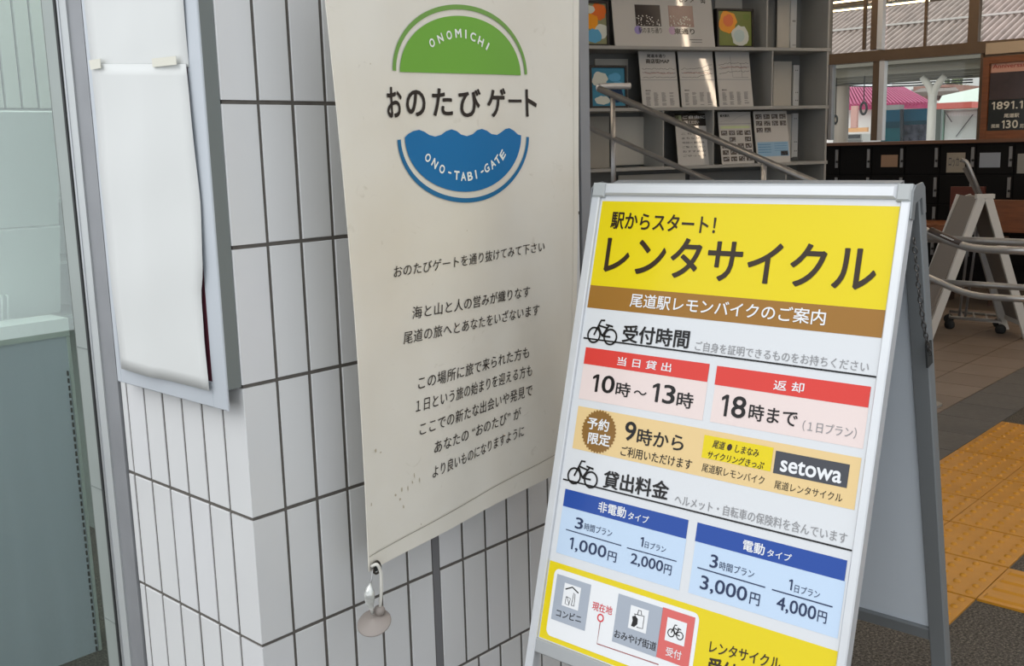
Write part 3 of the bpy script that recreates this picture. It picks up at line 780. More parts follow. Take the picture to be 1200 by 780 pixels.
T('2,000',(738.5,654.5),(776,664.5),15,NV,bold=.008); T('円',(777.5,666),(786,668.5),12,NV,bold=.008)
T('3',(831.5,656.5),(840.5,658.5),16,NV,bold=.01); T('時間プラン',(842.5,662),(883,673),10,NV)
vline((816.5,664.6),(896,688),0.0020,NV)
T('3,000',(820,682.5),(874.5,698),19.5,NV,bold=.008); T('円',(878,700),(889.5,703.5),14.5,NV,bold=.008)
T('1',(923.8,684),(927.8,685.5),13,NV,bold=.01); T('日プラン',(930.5,689),(960,697),9.5,NV)
vline((904,690.5),(975,711),0.0020,NV)
T('4,000',(909.5,706.5),(955.5,720),18.5,NV,bold=.008); T('円',(957.5,721),(968,724.5),14,NV,bold=.008)
v_y2 = (uvl(645,657.5)+uvl(984,763))/2
rectuv(SG, 0.002, SW-0.002, v_y2, SH-0.002, Y_, PS, O1, 'yellow_footer')
# rounded white map field
a0, b0 = SG.at(650.5,668); a1, b1 = SG.at(818,716); 
b0 = (uvl(651,667.5)+uvl(815,715.5))/2; a1 = (SG.at(818.5,724)[0]+SG.at(813.3,767)[0])/2; a0 = SG.at(643,712)[0]
b1 = uvl(660,751)+0.0
r_ = 0.012; rp = []
for cx, cy, t0 in ((a1-r_,b0+r_,-math.pi/2),(a1-r_,b1-r_,0),(a0+r_,b1-r_,math.pi/2),(a0+r_,b0+r_,math.pi)):
    rp += [(cx+r_*math.cos(t0+math.pi/2*i/6), cy+r_*math.sin(t0+math.pi/2*i/6)) for i in range(7)]
MB().flat(SG, rp, O2).build('white_map_field', WT, PS)
rect(SG, [(652,673.8),(692,683),(685,738),(645,726)], GY_, PS, O3, 'grey_square')
rect(SG, [(660.8,682.8),(680.5,688),(677,715),(658,709.5)], WT, PS, O4, 'white_square')
T('コンビニ',(651.5,717),(680.5,725.5),9,K_,O4,bold=.008)
T('現在地',(693.5,709),(716.8,716),10.5,RT_,bold=.01)
c_ = SG.at(703,723.8)
strokes(SG, [circ(c_[0],c_[1],0.0062,n=20)], 0.0028, RT_, PS, O3, 'location_ring')
strokes(SG, [[SG.at(702.6,729),SG.at(698.8,754),SG.at(771,778.5)]], 0.0018, pm('route',(150,74,74)), PS, O3, 'route_line')
rect(SG, [(723.8,696.5),(776,710.5),(769,770),(716.5,751.5)], GY_, PS, O3, 'grey_square')
rect(SG, [(739,709.5),(760.5,714.5),(756,742),(735,735.5)], WT, PS, O4, 'white_square')
T('おみやげ街道',(719.5,741.5),(768.5,758),10.5,K_,O4,bold=.006)
rect(SG, [(776,710.5),(814,724),(806,784),(768.5,769)], SA_, PS, O3, 'salmon_square')
rect(SG, [(781.5,723.3),(805,729.5),(801,757),(778.5,750)], WT, PS, O4, 'white_square')
bicycle(791.5,740,19,18,0.0018,K_,PS,-0.0010)
T('受付',(779.8,762.3),(798,768.5),11,WT,O4,bold=.008)
T('レンタサイクル',(831,757),(914,778),15,KB,bold=.012)
T('受付',(829,779),(862,789),22,KB,bold=.03)
def PXY(*pts): return [SG.at(*p) for p in pts]
# pictograms: shop roof with goods, carrier bag with a squirrel-like shape
strokes(SG, [PXY((662.3,690),(670.5,687.8),(677.5,694.8))], 0.0024, K_, PS, -0.0010, 'shop_symbol')
strokes(SG, [PXY((663,699),(661.7,707),(666,709),(668,701),(663,698.5)), PXY((669,709),(671,700),(672,694.5),(673.5,696.5),(673,702),(672,710),(669,709)), PXY((664,699),(666.5,708))], 0.0011, K_, PS, -0.0010, 'shop_symbol')
strokes(SG, [PXY((744,721),(743,719),(754.5,722),(752.5,736.5),(745.5,734.5)), PXY((746.8,719.5),(748,714.8),(751,715.5),(751.5,720.5))], 0.0014, K_, PS, -0.0010, 'bag_symbol')
MB().flat(SG, PXY((740.5,722),(744,721),(747,725),(746.5,731),(742.5,734.5),(739,733),(741,727)), -0.0010).build('bag_symbol', K_, PS)
# rear board
HX = TL.x + 0.034
hz = TL.z + 0.004
rt = math.radians(14.6)
RB = Plane((HX, TL.y, hz), su, (math.sin(rt), 0, -math.cos(rt)))
rfoot = hz/math.cos(rt) - 0.004
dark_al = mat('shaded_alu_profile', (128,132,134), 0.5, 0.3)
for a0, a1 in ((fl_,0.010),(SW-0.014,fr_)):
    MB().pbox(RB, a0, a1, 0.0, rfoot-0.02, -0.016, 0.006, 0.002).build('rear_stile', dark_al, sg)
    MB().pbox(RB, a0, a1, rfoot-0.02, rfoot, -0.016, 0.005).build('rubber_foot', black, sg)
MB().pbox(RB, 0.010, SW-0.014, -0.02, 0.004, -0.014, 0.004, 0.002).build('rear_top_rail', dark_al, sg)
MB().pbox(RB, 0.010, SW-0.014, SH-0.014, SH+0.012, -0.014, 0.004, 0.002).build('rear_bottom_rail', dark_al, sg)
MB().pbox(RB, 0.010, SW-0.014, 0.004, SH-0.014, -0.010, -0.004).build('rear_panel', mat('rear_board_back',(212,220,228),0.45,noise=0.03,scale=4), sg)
# hinge plates and stay chains at both ends
for a in (fl_-0.003, fr_+0.0005):
    mb = MB()
    cx = (TL.x+HX)/2+0.004
    pts = [SG.P(a, -0.012, 0.004), SG.P(a,-0.022,-0.002), RB.P(a,-0.02,-0.004), RB.P(a,-0.010,-0.012), RB.P(a,0.03,-0.010), RB.P(a,0.03,0.002), RB.P(a,0.002,0.002), SG.P(a,0.004,-0.010), SG.P(a,0.03,-0.012), SG.P(a,0.03,0.000)]
    vs = pts + [p+su*0.0028 for p in pts]; n = len(pts)
    mb.add(vs, [tuple(range(n)), tuple(range(2*n-1,n-1,-1))] + [(i,i+n,(i+1)%n+n,(i+1)%n) for i in range(n)])
    mb.build('hinge_plate', dark_al, sg)
    ch = MB(); p = SG.P(a+0.004, 0.06, -0.02); q = RB.P(a+0.004, 0.26, 0.012)
    for i in range(18):
        t = i/17; c0 = p.lerp(q, t) - Vector((0,0,0.05*math.sin(math.pi*t)*0.4))
        d = (q-p).normalized(); s_ = Vector((0,1,0)) if i % 2 else Vector((1,0,0.3)).normalized()
        ch.tube([c0+d*(0.0065*math.cos(x))+s_*(0.0035*math.sin(x)) for x in [2*math.pi*k/8 for k in range(8)]], 0.0011, 5, closed=True)
    ch.build('stay_chain', mat('dark_chain',(92,90,88),0.35,0.8), sg)
    MB().pbox(RB, a, a+0.003, 0.245, 0.285, -0.002, 0.02).build('chain_bracket', black, sg)

# ---------------------------------------------------------------- display shelving beyond
saz = math.radians(-26)
SA = Vector((math.cos(saz), math.sin(saz), 0))
dd = ray(830,127).normalized()
SP = Plane(CAM + dd*7.9, SA, (0,0,-1))
sh = thing('display_shelving', 'grey open display shelving unit behind the steel handrail', 'shelf', (SP.o.x+0.2, SP.o.y+0.3, 0))
def spx(x, y=127): return SP.at(x,y)[0]
def spz(y, x=830): return SP.at(x,y)[1]
D = 0.34
aL, aR = spx(640), spx(968)
rows = [-1.35, -0.89, spz(56.5), spz(126.8), spz(195), spz(195)+0.42, spz(195)+0.84, SP.o.z-0.02]
for r_ in rows:
    MB().pbox(SP, aL, aR+0.03, r_-0.011, r_+0.013, -D, 0.0, 0.002).build('shelf_board', shelf_g, sh)
r1, r2, r3 = rows[2], rows[3], rows[4]
def upright(a, b0, b1, w_=0.018, m=shelf_g, nm='upright', d0=-D, d1=-0.004): MB().pbox(SP, a, a+w_, b0+0.013, b1-0.011, d0, d1).build(nm, m, sh)
for k in range(len(rows)-1):
    b0, b1 = rows[k], rows[k+1]
    upright(aL, b0, b1); upright(aR, b0, b1)
    if not 2 <= k <= 3 and k != 1: upright(aR-0.36, b0, b1, 0.012)
    MB().pbox(SP, aL, aR, b0+0.013, b1-0.011, -D-0.012, -D).build('back_sheet', mat('shelf_back_grey',(116,118,116),0.6), sh)
# backs and fittings per bay (positions as in the photo)
def bay(x0, x1, y0, y1, m, nm, d0, d1): 
    pd = Plane(SP.P(0,0,d1), SP.a, SP.b)
    MB().pbox(SP, pd.at(x0,(max(y0,0)+y1)/2)[0], pd.at(x1,(max(y0,0)+y1)/2)[0], spz(y0), spz(y1), d0, d1).build(nm, m, sh)
strip = mat('white_perforated_strip', (206,208,208), 0.4)
for (xs, y0, y1) in ((930,-40,54),(933,72,124),(931.5,133,188)):
    bay(xs-3.4, xs+3.4, y0, y1, strip, 'perforated_strip', -0.30, -0.285)
    mb = MB()
    for yy in (y0+6+(50 if y0<0 else 0), y1-8, (y0+y1)/2+8):
        a = Plane(SP.P(0,0,-.285),SP.a,SP.b).at(xs,yy)[0]; b = spz(yy)
        for dx in (-0.006, 0.010): mb.pbox(SP, a+dx, a+dx+0.007, b, b+0.007, -0.285, -0.2845)
    mb.build('strip_slots', black, sh)
bay(911,926.5,-40,54, shelf_p, 'back_panel', -0.31,-0.30); bay(906.5,927.5,67,123, shelf_p, 'back_panel', -0.31,-0.30); bay(915,929,134,189, shelf_p, 'back_panel', -0.31,-0.30)
bay(838,890,-40,54, shelf_p, 'back_panel', -0.335,-0.325); bay(697.5,736,65,124, shelf_p, 'back_panel', -0.335,-0.325)
bay(690,714,133,194, mat('taupe_panel',(166,163,154),0.6), 'back_panel', -0.33,-0.31); bay(717,760,134,191, shelf_p, 'back_panel', -0.30,-0.29)
bay(725,803,203,240, shelf_p, 'back_panel', -0.30,-0.29); bay(808,902,203,240, mat('shelf_back_grey2',(118,120,119),0.6), 'back_panel', -0.30,-0.29)
bay(890,897,-40,54, alu_d, 'hanging_rail', -0.32,-0.30); bay(760,764,134,192, alu_d, 'hanging_rail', -0.30,-0.28)
upright(spx(777), r2, r3, 0.010); upright(spx(836), r2, r3, 0.010); upright(spx(897), rows[1], r1, 0.012)
upright(spx(904), r1, r2, 0.012); upright(spx(789), r1, r2, 0.010, d1=-0.2)

# leaning boards on the shelf: bottom edge near the shelf front, leaning back
def lean_plane(rz, d, lean, yaw=0.0, a0=0.0):
    ax = (SP.a*math.cos(yaw) + SP.n*(-math.sin(yaw))).normalized()
    return Plane(SP.P(a0, rz-0.012, -d), ax, Vector((0,0,-1))*math.cos(lean) + SP.n*math.sin(lean))
LEAN = math.radians(10)
boardm = mat('laminated_board', (188,188,186), 0.6, spec=0.3, coat=0.9)
def board(pl, x0, x1, ytop, yref, label, cat='sign', m=boardm, th=0.006, group=None, name='information_board', ybot=None):
    """x0,x1 at the foot of the board (row yref)"""
    a0, _ = pl.at(x0, yref); a1, _ = pl.at(x1, yref); _, bt_ = pl.at((x0+x1)/2, ytop)
    e = thing(name, label, cat, pl.P((a0+a1)/2, 0, -th), group)
    MB().pbox(pl, a0, a1, bt_, 0.0, -th, 0.0, 0.0).build('board', m, e)
    return e, a0, a1, bt_
pk = lambda n_, c_: mat('bprint_'+n_, c_, 0.2, spec=0.4)
dkp = pk('black',(48,46,46)); gyp = pk('grey',(88,88,92)); lgp = pk('lightgrey',(160,162,166)); rdp = pk('red',(150,86,82)); bup = pk('blue',(140,178,208)); grp = pk('green',(190,204,160)); ppl = pk('purple',(150,140,196)); mau = pk('mauve',(176,150,180)); phd = pk('photo_dark',(52,48,50)); php = pk('photo_brown',(126,100,96)); whp = pk('white',(214,214,212)); yep = pk('yellow',(226,150,40)); orp = pk('orange',(214,110,50)); skp = pk('sky',(90,160,200)); grn3 = pk('leaf',(104,124,58)); ivp = pk('ivory',(200,206,198))
def fr(e, pl, a0, a1, bt, s0, s1, t0, t1, m, nm='print', off=0.0006):
    A0 = a0+(a1-a0)*s0; A1 = a0+(a1-a0)*s1; B0 = bt*(1-t0); B1 = bt*(1-t1)
    return rectuv(pl, A0, A1, B0, B1, m, e, off, nm)
def ftext(e, pl, a0, a1, bt, s0, s1, t0, t1, body, m, bold=0.01, off=0.0009):
    vs, fs = glyphs(body, bold); A0 = a0+(a1-a0)*s0; A1 = a0+(a1-a0)*s1; B0 = bt*(1-t0); B1 = bt*(1-t1)
    me = bpy.data.meshes.new('text_line'); me.from_pydata([pl.P(A0+(A1-A0)*x, B0+(B1-B0)*y, off+z) for x,y,z in vs], [], fs)
    return link('text_line', me, m, e)
L1 = lean_plane(r1, 0.05, LEAN, 0.009, spx(780)); L2 = lean_plane(r2, 0.05, LEAN); L2b = lean_plane(r2, 0.05, LEAN, -0.021, spx(820)); L3b = lean_plane(r3, 0.05, LEAN, 0.0, spx(815)); L3 = lean_plane(r3, 0.05, LEAN)
# big notice on the upper shelf
e, a0, a1, bt_ = board(L1, 721, 838, -11, 54, 'large white notice board with two photographs on the top visible shelf')
g = lambda *x: fr(e, PLX, a0, a1, bt_, *x)
PLX = L1
def fy(pl, y, x, bt): return 1 - pl.at(x, y)[1]/bt
Y0 = fy(L1,6,770,bt_); Y1 = fy(L1,31,770,bt_)
g(.22,.47,Y0,Y1,phd,'photograph'); g(.55,.80,Y0,Y1,php,'photograph')
ra = random.Random(11)
mb = MB(); mb2 = MB()
for i in range(46):
    for base, M_ in ((.22,mb),(.55,mb2)):
        s = base+ra.uniform(.01,.23); t = Y0+(Y1-Y0)*ra.uniform(.5,.95); z = 0.004*ra.uniform(.6,1.4)
        A = a0+(a1-a0)*s; B = bt_*(1-t); M_.flat(L1, circ(A,B,z,n=6)[:-1], 0.0010)
mb.build('photo_detail', whp, e)['kind'] = 'stuff'; mb2.build('photo_detail', ivp, e)['kind'] = 'stuff'
ym = fy(L1,35.5,770,bt_)
for s_, m_ in ((.235,ppl),(.575,mau)):
    A = a0+(a1-a0)*s_; B = bt_*(1-ym); MB().flat(L1, circ(A,B,0.030,n=20)[:-1], 0.0008).build('disc', m_, e)
ftext(e,L1,a0,a1,bt_,.24,.47,fy(L1,32.5,770,bt_),fy(L1,39,770,bt_),'駅のまち通り',dkp,.01)
ftext(e,L1,a0,a1,bt_,.59,.80,fy(L1,32.5,770,bt_),fy(L1,40,770,bt_),'東通り',dkp,.03)
ftext(e,L1,a0,a1,bt_,.66,.94,fy(L1,-8,770,bt_),fy(L1,2.5,770,bt_),'センター街',dkp,.02)
ftext(e,L1,a0,a1,bt_,.18,.45,fy(L1,-9,770,bt_),fy(L1,0,770,bt_),'本通り商店街',dkp,.01)
g(.74,.87,fy(L1,45.5,770,bt_),fy(L1,46.5,770,bt_),gyp); g(.76,.87,fy(L1,48.5,770,bt_),fy(L1,49.2,770,bt_),gyp)
# MAP boards
def mapboard(x0, x1, label, title, seed):
    global e, a0, a1, bt_, PLX
    L2 = L2b if seed == 2 else globals()['L2']
    e, a0, a1, bt_ = board(L2, x0, x1, 60.5, 124.5, label); PLX = L2; r = random.Random(seed)
    if title:
        ftext(e,L2,a0,a1,bt_,.22,.72,.045,.11,'尾道本通り',dkp,.02); ftext(e,L2,a0,a1,bt_,.18,.82,.13,.215,'商店街MAP',dkp,.03)
    ls = []; A = lambda s: a0+(a1-a0)*s; B = lambda t: bt_*(1-t)
    for t in (.31,.38,.46):
        pts = []; 
        for k in range(24):
            s = .06+.9*k/23; tt = t + r.uniform(-.012,.012) - (0.16*max(0,s-.5) if seed==2 else 0) + (0.12*(.4-s) if seed==3 and s<.4 else 0) - (.10 if seed==3 else 0)
            pts.append((A(s),B(tt)))
        ls.append(pts)
    strokes(L2, ls, 0.0028, gyp, e, 0.0008, 'map_line')
    strokes(L2, [[(A(.12+.78*k/11),B(.385+r.uniform(-.012,.012)-(.10 if seed==3 else 0))) for k in range(12)]], 0.003, rdp, e, 0.0009, 'map_line')
    if seed == 3: strokes(L2, [[(A(.42),B(.08)),(A(.46),B(.47)),(A(.92),B(.47))],[(A(.72),B(.2)),(A(.74),B(.47))]], 0.0022, gyp, e, 0.0008, 'map_line')
    g(.0,1.,.50,.515,lgp)
    ftext(e,L2,a0,a1,bt_,.10,.24,.685,.71,'商店名',dkp,.03)
    mb = MB()
    for cI in range(4):
        for k in range(14):
            t = .735+.017*k; s = .10+.215*cI
            if r.random() < .9: mb.flat(L2, [(A(s),B(t)),(A(s+r.uniform(.07,.14)),B(t)),(A(s+.12),B(t+.007)),(A(s),B(t+.007))], 0.0008)
    mb.build('fine_print', gyp, e)['kind'] = 'stuff'
mapboard(753.5, 796.5, 'white shopping street map board with bold title, leftmost of three', True, 1)
mapboard(799.5, 840, 'white shopping street map board in the middle of the three', False, 2)
mapboard(843.5, 883, 'white shopping street map board, rightmost of the three', False, 3)
# row 3 boards
e, a0, a1, bt_ = board(L3b, 795.5, 834.5, 133, 196, 'notice board with black heading on the lower shelf, behind the handrail'); PLX = L3b
g(.0,1.,.0,.24,pk('heading',(40,38,34))); g(.03,.2,.03,.2,grp)
ftext(e,L3b,a0,a1,bt_,.24,.92,.035,.10,'ご自由に',whp,.02); ftext(e,L3b,a0,a1,bt_,.24,.72,.135,.20,'ご覧ください',whp,.02)
for i, s_ in enumerate(('こちらの','まちなかの','地図と案内を','ご覧ください','おすすめの','ごゆっくり')):
    ftext(e,L3b,a0,a1,bt_,.16,.84,.37+.085*i,.41+.085*i,s_,gyp,.01)
def photogrid(spec, r):
    mb = MB(); mb2 = MB()
    for s, t, w_, h_ in spec:
        A0 = a0+(a1-a0)*s; A1 = a0+(a1-a0)*(s+w_); B0 = bt_*(1-t); B1 = bt_*(1-t-h_)
        mb.flat(PLX, [(A0,B0),(A1,B0),(A1,B1),(A0,B1)], 0.0008)
        for k in range(7):
            x = A0+(A1-A0)*r.uniform(.1,.8); y = B0+(B1-B0)*r.uniform(.1,.8); d_ = (A1-A0)*.14
            mb2.flat(PLX, [(x,y),(x+d_,y),(x+d_,y+d_),(x,y+d_)], 0.0011)
    mb.build('photographs', pk('photo_mix',(84,80,78)), e); mb2.build('photo_detail', lgp, e)['kind'] = 'stuff'
e, a0, a1, bt_ = board(L3, 846.5, 884.5, 131, 196.5, 'white information board with grid of small photos and a pale line chart'); PLX = L3
ftext(e,L3,a0,a1,bt_,.06,.34,.045,.10,'観光案内',dkp,.03)
strokes(L3, [[(a0+(a1-a0)*s,bt_*(1-t)) for s,t in ((.05,.19),(.2,.17),(.4,.18),(.6,.10),(.75,.07),(.97,.04))]], 0.003, lgp, e, 0.0008, 'chart_line')
g(.0,1.,.22,.24,lgp); g(.05,.95,.27,.32,grp)
photogrid([(.05+.24*i,.36+.125*j,.19,.09) for i in range(4) for j in range(5) if (i,j) not in ((0,1),(2,1))], random.Random(4))
e, a0, a1, bt_ = board(L3, 888, 927, 130, 194, 'white information board with blue lower panel, rightmost on the lower shelf'); PLX = L3
photogrid([(.05+.24*i,.06+.13*j,.19,.095) for i in range(4) for j in range(3) if not (j==2 and i>1)], random.Random(5))
g(.04,.97,.60,.88,bup); g(.72,.94,.78,.87,phd)
for k in range(4): g(.06,.44,.64+.05*k,.655+.05*k,pk('b2',(90,140,180))); g(.55,.93,.63+.045*k,.64+.045*k,pk('b2',(90,140,180)))
# framed pictures
def framed(x0, x1, y0, y1, label, kind, pl, yref):
    a0, _ = pl.at(x0,yref); a1, _ = pl.at(x1,yref); bt = pl.at((x0+x1)/2,y0)[1]
    e = thing('framed_picture', label, 'picture', pl.P((a0+a1)/2,0,-0.05))
    f = 0.016
    fb = mat('black_picture_frame', (24,22,22), 0.4)
    MB().pbox(pl, a0, a1, bt, 0, -0.05, -0.012).build('frame_box', fb, e)
    for q in ((a0,a0+f,bt,0),(a1-f,a1,bt,0),(a0+f,a1-f,bt,bt+f),(a0+f,a1-f,-f,0)): MB().pbox(pl, *q, -0.012, 0.0, 0.002).build('frame_bar', fb, e)
    A0, A1, B0, B1 = a0+f, a1-f, bt+f, -f
    P = lambda s,t: (A0+(A1-A0)*s, B0+(B1-B0)*t)
    def blob(s, t, r, m, sq=1.0, off=-0.010, n=18, wob=.12, sd=1):
        rr = random.Random(sd); c = P(s,t)
        MB().flat(pl, [(c[0]+r*math.cos(x)*(1+rr.uniform(-wob,wob)), c[1]+r*sq*math.sin(x)*(1+rr.uniform(-wob,wob))) for x in [2*math.pi*k/n for k in range(n)]], off).build('painted_flower', m, e)
    if kind == 'yellow':
        rectuv(pl, A0, A1, B0, B1, pk('olive',(112,124,62)), e, -0.0115, 'picture')
        blob(.28,.32,.075,yep,1.1,sd=2); blob(.30,.28,.045,orp,1,-.0095,sd=3); blob(.64,.72,.075,ivp,1,-.0095,sd=5); blob(.62,.72,.05,pk('pale_blue_petal',(176,196,196)),.9,-.009,sd=8); blob(.85,.16,.03,grn3,.8,sd=6)
    elif kind == 'orange':
        rectuv(pl, A0, A1, B0, B1, pk('sage',(136,140,108)), e, -0.0115, 'picture')
        blob(.62,.20,.06,orp,1,sd=2); blob(.25,.45,.055,yep,1,-.0095,sd=4); blob(.35,.80,.06,skp,.8,-.009,sd=5); blob(.75,.68,.05,ivp,1,-.0092,sd=6); blob(.2,.15,.04,ivp,.7,-.0092,sd=9)
    else:
        rectuv(pl, A0, A1, B0, B1, pk('teal',(64,130,160)), e, -0.0115, 'picture')
        blob(.25,.30,.06,ivp,.9,sd=2); blob(.7,.25,.05,skp,.6,-.0095,sd=3); blob(.3,.85,.06,ivp,.5,-.009,sd=5); blob(.72,.7,.06,pk('deepblue',(28,52,84)),1,-.0092,sd=7); blob(.8,.45,.05,skp,.5,-.009,sd=12)
FP = lean_plane(r1, 0.06, math.radians(3)); FP2 = lean_plane(r2, 0.06, math.radians(3))
framed(686,714.5,1,49.5,'black framed picture of orange, yellow and blue flowers, top left',"orange",FP,49)
framed(841,884,10,54.5,'black framed picture of an orange flower above a white one','yellow',FP,54)
framed(692.5,736,76.5,123.5,'black framed picture of pale flowers on blue, beside the maps','blue',FP2,123)

# ---------------------------------------------------------------- handrail
hrX = 4.403
hr = thing('steel_handrail', 'satin stainless double handrail of the steps, ending in a loop', 'handrail', (hrX,0.3,0))
def hx(x, y, X=hrX): 
    d = ray(x,y); t = (X-CAM.x)/d.x; return CAM+d*t
def rail(p_top, p_knee, p_end, back_z, r, nm, bx=0.42):
    A = hx(*p_top); B = hx(*p_knee); E_ = hx(*p_end)
    z = B.z; E_ = Vector((hrX, E_.y, z))
    e2 = Vector((hrX+bx, E_.y, z)); bk = Vector((hrX+bx, B.y+0.35, z))
    top = Vector((hrX+bx, A.y+0.0, A.z))
    pts = [A, B, E_]
    n = 12; c_ = E_.lerp(e2, .5); rr = bx/2
    arc = [Vector((c_.x-rr*math.cos(math.pi*k/n), c_.y-0.24*math.sin(math.pi*k/n), z)) for k in range(n+1)]
    pts = arc_fillet([A, B, arc[0]], 0.12, 8)[:-1] + arc + [bk, Vector((hrX+bx, A.y+.1, A.z+0.02))][0:1]
    MB().tube(pts, r, 14).build(nm, steel, hr); return A, B, E_
A1_, B1_, E1_ = rail((702,104),(1132,291),(1180,293),0,0.020,'upper_rail')
A2_, B2_, E2_ = rail((686,147.5),(1136,346),(1180,344),0,0.0165,'lower_rail')
# level start at the top of the steps
st_ = Vector((A1_.x, A1_.y, A1_.z))
MB().tube(arc_fillet([st_, st_+Vector((0.06,0.05,0.02)), st_+Vector((0.25,-0.06,0.02))],0.05,6), 0.020, 12).build('rail_return', alu_l, hr)
def post(x, y, zb):
    p = hx(x, y); MB().tube([(p.x,p.y,zb),(p.x,p.y,p.z)], 0.016, 12).build('post', steel, hr); return p
# steps with a low side wall carrying the rail
slope = (A1_.z-B1_.z)/(A1_.y-B1_.y)
y0_ = B1_.y+0.1; y1_ = A1_.y
ztop = lambda y: max(0.02, (y-y0_)*slope)
p1 = hx(718,114); p2 = hx(895,190)
post(718,114, ztop(p1.y)-0.01); post(895,190, ztop(p2.y)-0.01)
MB().tube([(hrX+.21,E1_.y-0.24,0.0),(hrX+.21,E1_.y-0.24,E1_.z)], 0.016, 12).build('post', steel, hr)
lab0 = hx(1090,271); lab1 = hx(1126,287)
MB().tube([lab0.lerp(lab1,t)+Vector((-0.003,0,0.006)) for t in (0,.5,1)], 0.0185, 12).build('braille_plate', mat('dark_braille_plate',(58,48,44),0.4), hr)
mb = MB()
for t in (.42,.47,.5,.55,.6,.66,.72,.78):
    p = lab0.lerp(lab1,t)+Vector((-0.0195,0,0.012)); mb.box((p.x-.002,p.y-.006,p.z-.002),(p.x+.001,p.y+.006,p.z+.003))
mb.build('braille_dots', whp, hr)
wsd = MB().add([(hrX-.06,y0_,0),(hrX+.06,y0_,0),(hrX+.06,y1_+.3,0),(hrX-.06,y1_+.3,0),(hrX-.06,y0_,.02),(hrX+.06,y0_,.02),(hrX+.06,y1_+.3,ztop(y1_)),(hrX-.06,y1_+.3,ztop(y1_))],
    [(0,3,2,1),(4,5,6,7),(0,1,5,4),(1,2,6,5),(2,3,7,6),(3,0,4,7)]).build('wall_steps', mat('concrete_kerb',(140,138,132),0.8,noise=0.08,scale=9))
tag(wsd, 'low sloping kerb wall that carries the handrail', kind='structure')

# ---------------------------------------------------------------- concourse shell and lockers
LX = 9.0
def X_(x, y, X):
    d = ray(x,y); t = (X-CAM.x)/d.x; return CAM+d*t
YA, YB = -5.0, 7.0
zc = X_(1060,165.3,LX).z     # counter top height
lk = thing('coin_lockers', 'black coin lockers with silver locks under the station windows', 'lockers', (LX+.2,1.8,0))
MB().box((LX+0.01,YA+0.1,0.02),(LX+0.5,4.6,zc-0.03)).build('locker_body', lock_b, lk)
locks_x = [981,1024,1061,1099.5,1140]
ys = [X_(x,190,LX).y for x in locks_x]; pitch = (ys[0]-ys[-1])/4
zrow = [X_(1060,175,LX).z, X_(1060,209,LX).z, X_(1060,243,LX).z]
rp_ = zrow[0]-zrow[1]
silver = mat('lock_silver', (128,128,128), 0.4, 0.5)
LP = Plane((LX,0,0), (0,-1,0), (0,0,-1))
for i in range(-2, 9):
    yc = ys[0]-pitch*i
    for j in range(4):
        zt = zrow[0]+0.03-rp_*j
        d_ = MB().pbox(LP, -yc-pitch+0.035, -yc+0.025, -zt, -zt+rp_-0.012, -0.01, 0.004, 0.002).build('door', lock_b, lk)
        mb = MB(); mb.pbox(LP, -yc-0.017, -yc+0.012, -zt+0.02, -zt+0.20, 0.004, 0.012, 0.002)
        mb.build('lock', silver, d_)
        MB().lathe(Vector((LX-0.012,yc-.004,zt-0.14)), (-1,0,0), [(0,.012),(.006,.012),(.006,.0001)], 12).build('keyhole', black, d_)
def stick(x0,y0,x1,y1,m,lab,txt=None):
    a0,b0 = LP.at(x0,y0); a1,b1 = LP.at(x1,y1)
    o = MB().pbox(LP, a0,a1,b0,b1, 0.0045,0.0055).build('notice', m); tag(o, lab, 'notice')
    if txt: 
        vs, fs = glyphs(txt, .01); me = bpy.data.meshes.new('text_line')
        me.from_pydata([LP.P(a0+(a1-a0)*(.12+.76*x), b0+(b1-b0)*(.2+.5*y), 0.0062+z) for x,y,z in vs], [], fs); link('text_line', me, gyp, o)
stick(1033,181.5,1052,195.5,mat('tan_notice',(150,122,98),0.5),'small tan notice stuck on the black lockers, leftmost')
stick(1110,179,1130.5,202,mat('cream_notice',(142,136,124),0.5),'cream notice on the lockers behind the stand handle',"ロッカー")
stick(1148.5,179,1172,196,mat('pale_notice',(140,148,160),0.4),'pale blue notice on the lockers, right of the cream one')
stick(1193,180,1215,203,mat('grey_notice',(132,132,128),0.5),'grey notice on the lockers at the right edge')
ct = MB().box((LX-0.03,YA+.1,zc-0.03),(LX+0.55,4.65,zc)).build('locker_worktop', mat('brown_worktop',(104,72,50),0.4))
tag(ct, 'dark brown wooden top board running over the coin lockers', 'worktop')

# windows above lockers
WXp = LX+0.10
wn = tag(MB().box((WXp+.005,YA,0),(WXp+.10,7.0,0.01)).build('window_2', brown_al), 'bronze framed station windows above the lockers', kind='structure')
WP2 = Plane((WXp,0,0), (0,-1,0), (0,0,-1))
def wbar(x0, x1, y0, y1, m=brown_al, o0=-0.06, o1=0.02, nm='mullion', par=None, ex=None):
    a0,_ = WP2.at(x0,(y0+y1)/2); a1,_ = WP2.at(x1,(y0+y1)/2); xm = (x0+x1)/2
    b0 = WP2.at(xm,y0)[1]; b1 = WP2.at(xm,y1)[1]
    return MB().pbox(WP2,a0,a1,b0,b1,o0,o1,0.002).build(nm, m, par or wn)
zb0 = -WP2.at(1060,69)[1]; zt0 = -WP2.at(1060,56)[1]
MB().box((WXp-.03,WP2.at(900,60)[0]*-1,X_(1060,69.5,WXp).z),(WXp+.08,-5,X_(1060,56.5,WXp).z)).build('transom', brown_al, wn)
wbar(1022.5,1031,70,164.5); wbar(1030.5,1036.5,70,164.5,alu_l,-.05,.03,'mullion_strip')
wbar(1022.5,1031,-60,58); wbar(1030.5,1036.5,-60,58,alu_l,-.05,.03,'mullion_strip')
wbar(1012,1015.5,-60,58,brown_al,-.03,.0,'glazing_bar'); wbar(1084,1087,-60,56,brown_al,-.03,0,'glazing_bar'); wbar(1137,1149,-60,51,brown_al)
wbar(1147.5,1151,62,164)
